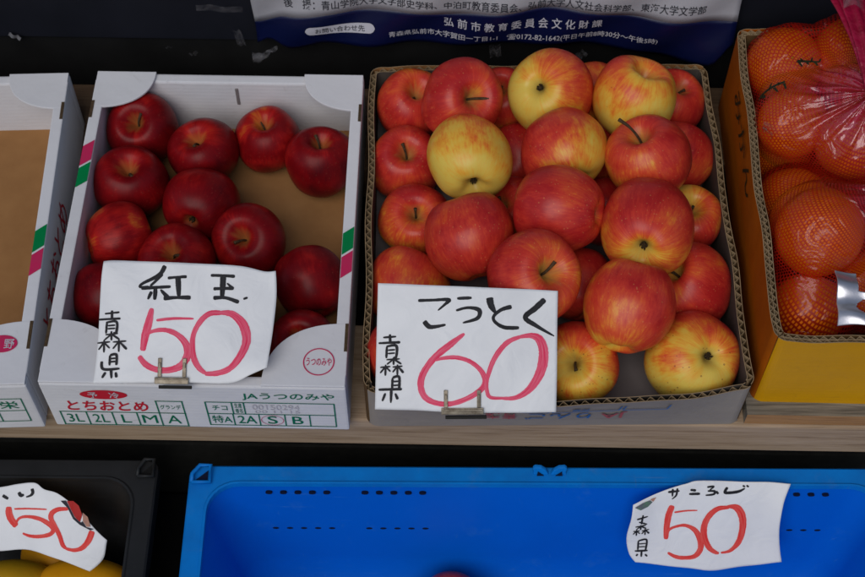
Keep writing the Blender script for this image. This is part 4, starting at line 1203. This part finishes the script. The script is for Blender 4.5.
bagA = net_bag('red net bag of oranges gathered into a pink neck at the back', ['o1', 'o2', 'o3', 'o4', 'o5', 'o11'], (0.452, 0.272, 0.207), (0.437, 0.395, 0.222), 15, 3.0, reach=0.62, loose=[(0.356, 0.345, 0.168), (0.366, 0.372, 0.176), (0.420, 0.392, 0.184), (0.437, 0.402, 0.190)])
def net_label(px_pts, mt, name):
    # printed film lying on the net: dropped onto the bag's hull from above
    b = MB()
    xs, ys = [p[0] for p in px_pts], [p[1] for p in px_pts]
    n = 10
    (x0, y0), (x1, y1), (x2, y2), (x3, y3) = px_pts
    def f(u, v):
        x = (x0 * (1 - u) + x1 * u) * (1 - v) + (x3 * (1 - u) + x2 * u) * v
        y = (y0 * (1 - u) + y1 * u) * (1 - v) + (y3 * (1 - u) + y2 * u) * v
        hit = last_tree.ray_cast(Vector((x, y, 1.0)), Vector((0, 0, -1)))
        z = hit[0].z if hit[0] is not None else 0.15
        return (x, y, z + 0.004)
    b.grid(f, n, n)
    b.build(name, M[mt], bagA, smooth=True)
def ink_comb(x, y, w_, d_, teeth, slope):
    # dark printed motif: a ragged bar with teeth
    net_label([(x, y), (x + w_, y - slope), (x + w_ * 0.96, y + d_ * 0.30 - slope), (x + 0.002, y + d_ * 0.36)], 'dark_green_tag', 'printed_label')
    rr = random.Random(teeth)
    for k in range(teeth):
        t = (k + 0.4) / teeth
        tx, ty, tl = x + w_ * t, y - slope * t, d_ * rr.uniform(0.45, 0.95)
        sgn = 1 if k % 2 else -1
        lean = rr.uniform(-0.003, 0.004)
        net_label([(tx, ty), (tx + 0.0026, ty), (tx + 0.0016 + lean, ty + sgn * tl), (tx + lean, ty + sgn * tl)], 'dark_green_tag', 'printed_label')
ink_comb(0.350, 0.304, 0.024, 0.0085, 5, -0.004)
ink_comb(0.386, 0.330, 0.022, 0.0080, 6, 0.008)
net_label([(0.351, 0.268), (0.359, 0.258), (0.364, 0.262), (0.353, 0.276)], 'film', 'printed_label')
bagB = net_bag('red net bag of oranges with a silver tag at the front', ['o6', 'o7', 'o8', 'o9', 'o10'], (0.475, 0.170, 0.188), (0.55, 0.19, 0.205), 13, 8.0, cells=(170, 74), reach=0.42)
# clear strip tied on the neck of the upper bag, dark label printed on the net
b = MB()
b.grid(lambda u, v: (0.426 + 0.022 * u + 0.004 * v, 0.355 + 0.090 * v, 0.240 + 0.006 * sin(u * 4) + 0.01 * v), 8, 14)
b.build('clear_strip', M['film'], bagA, smooth=True)
# silver tag with a loop
def silver_tag():
    b = MB()
    def flat(u, v):
        return (0.391 + 0.066 * u + 0.004 * v, 0.020 + 0.058 * v - 0.012 * u, 0.166 + 0.016 * u + 0.010 * v + 0.004 * sin(u * 6 + v * 3) + 0.003 * sin(v * 11))
    n = 64
    vs = [flat(i / n, j / n) for j in range(n + 1) for i in range(n + 1)]
    fs = []
    for j in range(n):
        for i in range(n):
            u, v = (i + 0.5) / n, (j + 0.5) / n
            if ((u - 0.46) / 0.19) ** 2 + ((v - 0.36) / 0.17) ** 2 < 1:
                continue
            if v > 0.62 and u > 0.30 and u < 0.62 - 0.3 * (v - 0.62):
                continue
            if v > 0.9 - 0.2 * u and u > 0.3:
                continue
            fs.append((j * (n + 1) + i, j * (n + 1) + i + 1, (j + 1) * (n + 1) + i + 1, (j + 1) * (n + 1) + i))
    b.add(vs, fs)
    o = b.build('silver_tag', M['foil'], None, smooth=True)
    md = o.modifiers.new('thickness', 'SOLIDIFY')
    md.thickness = 0.0005
    return tag(o, 'crumpled silver foil tag with a round loop on the front net bag', 'tag')
silver_tag()

# ================================================================ price signs
def polyline_at(pts, t):
    ls = [0.0]
    for a, c in zip(pts, pts[1:]):
        ls.append(ls[-1] + math.hypot(c[0] - a[0], c[1] - a[1]))
    s = t * ls[-1]
    for i in range(len(pts) - 1):
        if s <= ls[i + 1] or i == len(pts) - 2:
            k = (s - ls[i]) / max(1e-9, ls[i + 1] - ls[i])
            return tuple(pts[i][c] + (pts[i + 1][c] - pts[i][c]) * k for c in (0, 1))

def price_sign(key, label, bend, red_mat, nvar, bits=()):
    S = SIGNS[key]
    o_, ex, ey = Vector(S['origin']), Vector(S['ex']), Vector(S['ey'])
    nn = ex.cross(ey)
    def at(x, y, h=0.0):
        return o_ + (ex * x + ey * y + nn * (bend(x, y) + h)) / 1000
    bot, rgt, top, lft = [catmull(c, 6) for c in S['edge']]
    P00, P10, P01, P11 = bot[0], bot[-1], top[0], top[-1]
    def coons(u, v):
        b_, t_, l_, r_ = polyline_at(bot, u), polyline_at(top, u), polyline_at(lft, v), polyline_at(rgt, v)
        return tuple((1 - v) * b_[c] + v * t_[c] + (1 - u) * l_[c] + u * r_[c] - ((1 - u) * (1 - v) * P00[c] + u * (1 - v) * P10[c] + (1 - u) * v * P01[c] + u * v * P11[c]) for c in (0, 1))
    root = thing('price_sign', label, 'price sign', o_, 0, 'hand lettered price signs')
    inv = Matrix.Translation(-o_)
    b = MB()
    b.grid(lambda u, v: inv @ at(*coons(u, v)), 64, 44)
    sh = b.build('paper', M['paper'], root, smooth=True, fix=False)
    md = sh.modifiers.new('thickness', 'SOLIDIFY')
    md.thickness = 0.0003
    md.offset = -1
    def ribbons(strokes, m, name, h0):
        me_v, me_f, uvs = [], [], []
        for si, st_ in enumerate(strokes):
            pts = catmull(st_, 9)
            n = len(pts)
            rng = random.Random(si * 13 + 5)
            ph = rng.uniform(0, 9)
            base = len(me_v)
            s = 0.0
            rows = []
            for i, (x, y, w_) in enumerate(pts):
                a, c = pts[max(0, i - 1)], pts[min(n - 1, i + 1)]
                dx, dy = c[0] - a[0], c[1] - a[1]
                L = math.hypot(dx, dy) or 1
                nx, ny = -dy / L, dx / L
                if i:
                    s += math.hypot(x - pts[i - 1][0], y - pts[i - 1][1])
                hw = w_ * 0.70 * (1 + 0.10 * noise.noise(Vector((s * 0.6, ph, 0))))
                e = min(i, n - 1 - i)
                if e < 2:
                    hw *= (0.55, 0.85)[e]
                rows.append((x, y, nx, ny, hw, s))
            for (x, y, nx, ny, hw, s) in rows:
                for q in range(5):
                    k = q / 2 - 1
                    j = hw * k + (0.12 * noise.noise(Vector((s * 2.5, q * 3.1 + ph, 1))) if q in (0, 4) else 0)
                    me_v.append(inv @ at(x + nx * j, y + ny * j, h0 + 0.02 * si))
            for i in range(n - 1):
                for q in range(4):
                    a = base + i * 5 + q
                    me_f.append((a, a + 1, a + 6, a + 5))
                    for ii, qq in ((i, q), (i, q + 1), (i + 1, q + 1), (i + 1, q)):
                        uvs += [rows[ii][5] + si * 40, qq / 4 + si * 3.7]
        me = bpy.data.meshes.new(name)
        me.from_pydata(me_v, [], me_f)
        me.materials.append(m)
        uv = me.uv_layers.new(name='UVMap')
        uv.data.foreach_set('uv', uvs)
        link(name, me, root)
    ribbons(S['black'][:nvar], M['brush_black'], 'variety_lettering', 0.28)
    if S['black'][nvar:]:
        ribbons(S['black'][nvar:], M['brush_black'], 'origin_lettering', 0.28)
    ribbons(S['red'], M[red_mat], 'price_figures', 0.28)
    for pts, m in bits:
        b = MB()
        b.add([inv @ at(x, y, 0.85) for x, y in pts], [tuple(range(len(pts)))])
        b.build('printed_corner', M[m], root, fix=False)
    return root, at

def g2(x, y, cx, cy, sx, sy):
    return math.exp(-((x - cx) / sx) ** 2 - ((y - cy) / sy) ** 2)
s1, at1 = price_sign('akagi', 'white paper sign lettered 紅玉 with 50 in pink, clipped to the white carton',
    lambda x, y: 2.0 * sin(x / 34 + 0.6) + 1.2 * sin(y / 23 + x / 60) + 7 * g2(x, y, 95, 8, 30, 26) + 4 * g2(x, y, -78, 108, 24, 20) + 0.5 * sin(x / 9 + y / 13) + 3.0 * g2(x, y, -20, -2, 26, 22), 'marker_pink', 15)
s2, at2 = price_sign('koutoku', 'white paper sign lettered こうとく with 60 in pink, clipped to the grey carton',
    lambda x, y: 1.6 * sin(x / 40 + 1.1) + 0.9 * sin(y / 26 + x / 70) + 0.45 * sin(x / 11 - y / 12) + 2.5 * g2(x, y, 10, 0, 34, 18), 'marker_pink', 7)
s3, at3 = price_sign('sanfuji', 'curling white paper sign lettered サンふじ with 50 in red, hanging in the blue crate',
    lambda x, y: 2.2 * sin(x / 30 + 0.4) + 1.5 * sin(y / 20) + 10 * g2(x, y, -30, 0, 22, 40) + 7 * g2(x, y, 133, 0, 16, 30) + 0.5 * sin(x / 8 + y / 11), 'marker_red', 11,
    [([(-27.8, 6.3), (-19.8, 10.9), (-12.2, 13.5), (-9.3, 11.1), (-14.0, 6.1), (-21.6, 3.0)], 'print_purple'), ([(-12.0, 14.3), (-9.6, 15.5), (-5.7, 16.5), (-8.5, 11.6)], 'print_skin')])
s4, at4 = price_sign('kiiro', 'curling white paper sign with red 50 and り, lying on yellow fruit',
    lambda x, y: 3.0 * sin(x / 26 + 0.9) + 1.4 * sin(y / 18 + x / 40) + 9 * g2(x, y, 40, 60, 26, 22) + 0.5 * sin(x / 8 + y / 11), 'marker_red', 4,
    [([(-2.3, 96.0), (4.5, 97.5), (11.2, 94.0), (16.8, 85.4), (16.1, 78.4), (9.4, 81.9), (3.0, 89.3)], 'print_red'), ([(16.8, 88.0), (23.0, 84.8), (28.6, 76.2), (24.4, 75.3), (18.8, 80.0)], 'print_skin'), ([(-9.2, 94.6), (-3.5, 96.2), (2.6, 89.0), (9.0, 81.5), (17.0, 77.8), (18.6, 79.4), (24.0, 74.8), (32.9, 74.8), (29.3, 72.8), (16.5, 75.5), (8.0, 79.5), (-0.1, 89.0)], 'dark_text')])

def sign_clip(label, at, x, y, w_, up, group='wire clips on the price signs'):
    """flat spring clip: a bar on the carton edge with two fingers up the sheet"""
    o = thing('sign_clip', label, 'clip', (0, 0, 0), 0, group)
    b = MB()
    def bar(x0, x1, y0, y1, h0, h1):
        q = [at(x0, y0, h0), at(x1, y0, h0), at(x1, y1, h0), at(x0, y1, h0), at(x0, y0, h1), at(x1, y0, h1), at(x1, y1, h1), at(x0, y1, h1)]
        b.add(q, [(0, 3, 2, 1), (4, 5, 6, 7), (0, 1, 5, 4), (1, 2, 6, 5), (2, 3, 7, 6), (3, 0, 4, 7)])
    bar(x - w_ / 2, x + w_ / 2, y - 8, y - 1.5, 0.8, 3.6)
    bar(x - w_ / 2 + 1, x + w_ / 2 - 1, y - 4.2, y - 2.6, 4.0, 5.2)
    b.build('clip_bar', M['clip'], o, bevel=0.0006)
    for k in (-1, 1):
        b = MB()
        xx = x + k * (w_ / 2 - 4.5)
        bar(xx - 1.9, xx + 1.9, y - 1.2, y + up, 0.8, 2.2)
        bar(xx - 1.2, xx + 1.2, y + up * 0.45, y + up * 0.75, 2.2, 3.2)
        b.build('clip_finger', M['clip'], o, bevel=0.0005)
    b = MB()
    bar(x - w_ / 2 + 4, x + w_ / 2 + 3, y - 12.5, y - 9.2, -1.0, 3.0)
    b.build('clip_jaw', M['clip_dark'], o, bevel=0.0006)
    return o
sign_clip('worn metal clip holding the 紅玉 sign on the white carton edge', at1, -0.5, 0, 33, 17)
sign_clip('worn metal clip holding the こうとく sign on the grey carton edge', at2, 12, -6, 41, 16)

# ================================================================ plastic crates on the lower shelf
def rrect(x0, y0, x1, y1, r, n=7):
    pts = []
    for cx, cy, a0 in ((x1 - r, y1 - r, 0), (x0 + r, y1 - r, pi / 2), (x0 + r, y0 + r, pi), (x1 - r, y0 + r, 1.5 * pi)):
        for i in range(n + 1):
            a = a0 + pi / 2 * i / n
            pts.append((cx + r * cos(a), cy + r * sin(a)))
    return pts

def loop_skin(b, loops, mi=0):
    """skin between equally long closed loops of 3D points"""
    n = len(loops[0])
    base = b.add([p for l in loops for p in l], [])
    for j in range(len(loops) - 1):
        for i in range(n):
            i2 = (i + 1) % n
            b.f.append((base + j * n + i, base + j * n + i2, base + (j + 1) * n + i2, base + (j + 1) * n + i))
            b.mi.append(mi)
    return base

def plastic_crate(label, loc, rz, W, D, H, rim_w, slope, body_mat, rim_mat, group):
    r = thing('plastic_crate', label, 'crate', loc, rz, group)
    def lp(ins, rad, z):
        return [(x, y, z) for x, y in rrect(ins, ins, W - ins, D - ins, rad)]
    b = MB()
    inn = rim_w
    loops = [lp(inn, 0.032, H - 0.0035)]
    for s in (0.33, 0.66, 1.0):
        loops.append(lp(inn + 0.003 + slope * s, 0.030, (H - 0.004) * (1 - s) + 0.004 * s))
    base = loop_skin(b, loops)
    n = len(loops[0])
    b.f.append(tuple(base + 3 * n + i for i in range(n))); b.mi.append(0)
    out = [lp(0.010, 0.02, H - 0.012), lp(0.012 + slope * 0.8, 0.03, 0.0)]
    base = loop_skin(b, out)
    b.f.append(tuple(base + n + i for i in range(n))); b.mi.append(0)
    body = b.build('body', body_mat, r, smooth=False)
    for p in body.data.polygons:
        p.use_smooth = len(p.vertices) == 4
    b = MB()
    loops = [lp(0.0, 0.012, H - 0.022), lp(0.0, 0.012, H - 0.002), lp(0.002, 0.012, H), lp(rim_w - 0.0025, 0.034, H - 0.0004), lp(rim_w - 0.001, 0.034, H + 0.0012), lp(rim_w + 0.0012, 0.032, H + 0.0010), lp(rim_w + 0.0016, 0.032, H - 0.006)]
    loop_skin(b, loops)
    b.build('rim', rim_mat, r)
    return r

BX, BYB, BZ = -0.2345, -0.0248, -0.06
BW, BD, BH = 0.745, 0.46, 0.185
blue = plastic_crate('bright blue plastic crate with slotted walls on the lower shelf', (BX, BYB - BD, BZ - BH), 0.014, BW, BD, BH, 0.020, 0.040, M['blue'], M['blue_rim'], 'plastic crates on the lower shelf')
# dark ovals on the back wall stand in for the shade in drain slots
b = MB()
def wall_pt(x, t, h):
    y = BD - 0.020 - 0.003 - 0.040 * t
    z = (BH - 0.004) * (1 - t)
    return Vector((x, y, z)) + Vector((0, -0.98, 0.2)) * h
for row, t in ((0, 0.055), (1, 0.385), (2, 0.67)):
    for grp in (0, 1, 4, 5):
        for i in range(5):
            x = 0.083 + grp * 0.1010 + (0.020 if grp > 2 else 0) + i * 0.0152 + row * 0.003
            if x > BW - 0.06:
                continue
            ang = [(0.0036 * cos(a), 0.0095 * sin(a)) for a in [2 * pi * q / 12 for q in range(12)]]
            vs = [wall_pt(x + dx, t + dy, -0.003) for dx, dy in ang] + [wall_pt(x + dx, t + dy, 0.0004) for dx, dy in ang]
            b.add(vs, [tuple(range(12, 24))] + [(q, (q + 1) % 12, 12 + (q + 1) % 12, 12 + q) for q in range(12)])
b.build('drain_slot_shade', M['slot'], blue)
# raised corner loop and pair of hooks on the back rim
def loop_handle(parent, cx, cy, z, w_, d_, mt):
    b = MB()
    pts = [(cx, cy, z)]
    ring = [(cx - w_ / 2, cy - d_ / 2, z + 0.003), (cx + w_ / 2, cy - d_ / 2, z + 0.003), (cx + w_ / 2, cy + d_ / 2, z + 0.006), (cx - w_ * 0.1, cy + d_ / 2, z + 0.006), (cx - w_ / 2, cy, z + 0.004), (cx - w_ / 2, cy - d_ / 2, z + 0.003)]
    b.tube(ring, 0.0022, 8)
    b.build('corner_loop', mt, parent, smooth=True)
    b = MB()
    b.prism([(cx - w_ * 0.3, cy - d_ * 0.3, z + 0.0003), (cx + w_ * 0.35, cy - d_ * 0.3, z + 0.0003), (cx + w_ * 0.35, cy + d_ * 0.3, z + 0.0003)], (0, 0, 0.0006))  # dark plate on the rim stands in for the shade in a recess
    b.build('corner_recess_shade', M['slot'] if mt is M['blue_rim'] else M['void_dark'], parent)
loop_handle(blue, 0.013, BD - 0.012, BH, 0.019, 0.018, M['blue_rim'])
for k in (-1, 1):
    b = MB()
    x = 0.378
    leaf = [(x + k * 0.0008, 0.0002), (x + k * 0.004, 0.006), (x + k * 0.009, 0.0098), (x + k * 0.0155, 0.0105), (x + k * 0.018, 0.0085), (x + k * 0.017, 0.004), (x + k * 0.0175, 0.0002)]
    b.prism([(px_, BD - 0.010 + 0.35 * pz_, BH + pz_) for px_, pz_ in leaf], (0, 0.004, 0))
    b.build('stacking_hook', M['blue_rim'], blue, bevel=0.0012)
    b = MB()
    b.prism([(x + k * 0.006, BD - 0.0106, BH + 0.0004), (x + k * 0.0135, BD - 0.0106, BH + 0.0004), (x + k * 0.0125, BD - 0.0086, BH + 0.0058)], (0, -0.0006, 0.0002))  # dark plate painted as the shade inside the hook
    b.build('hook_recess_shade', M['slot'], blue)

black = plastic_crate('black plastic crate holding yellow fruit at the lower left', (-0.2705 - 0.56, -0.0245 - 0.42, -0.06 - 0.185), 0.010, 0.56, 0.42, 0.185, 0.022, 0.03, M['black_plastic'], M['black_plastic'], 'plastic crates on the lower shelf')
loop_handle(black, 0.548, 0.408, 0.185, 0.016, 0.018, M['black_plastic'])

# a red apple on the blue crate's floor
apple('apple', 'lone red apple on the floor of the blue crate', 'apple', None, (0.0365, -0.128, BZ - BH + 0.045), 0.041, 'S', .2, .5, .74, .15, (0, 1), 'skin_mixed', 901)

# yellow fruit in the black crate
for i, (x, y, z, rx, ry, mt, lab) in enumerate([
    (-0.432, -0.142, -0.150, 0.052, 0.042, 'fruit_green', 'greenish yellow fruit at the lower left edge, under the 50 sign'),
    (-0.350, -0.140, -0.150, 0.058, 0.044, 'fruit_yellow', 'golden yellow fruit under the lower corner of the 50 sign in the black crate'),
    (-0.395, -0.085, -0.190, 0.046, 0.040, 'fruit_yellow', 'yellow fruit hidden under the 50 sign at the back of the black crate')]):
    b = MB()
    sd = Vector((i * 9.1, 2, 5))
    def fr(u, v):
        th, ph = pi * v, 2 * pi * u
        d = Vector((sin(th) * cos(ph), sin(th) * sin(ph), cos(th)))
        k = 1 + 0.05 * noise.noise(d * 1.2 + sd)
        return (d.z * rx * k * (1 + 0.08 * d.x), d.x * ry * k, d.y * ry * 0.95 * k)
    b.grid(fr, 36, 22, wrap=True)
    o = b.build('yellow_fruit', M[mt], None, smooth=True)
    o.location = (x, y, z)
    o.rotation_euler = (0.2, 0.1, 0.25 - 0.3 * i)
    tag(o, lab, 'fruit', 'yellow fruit in the black crate')
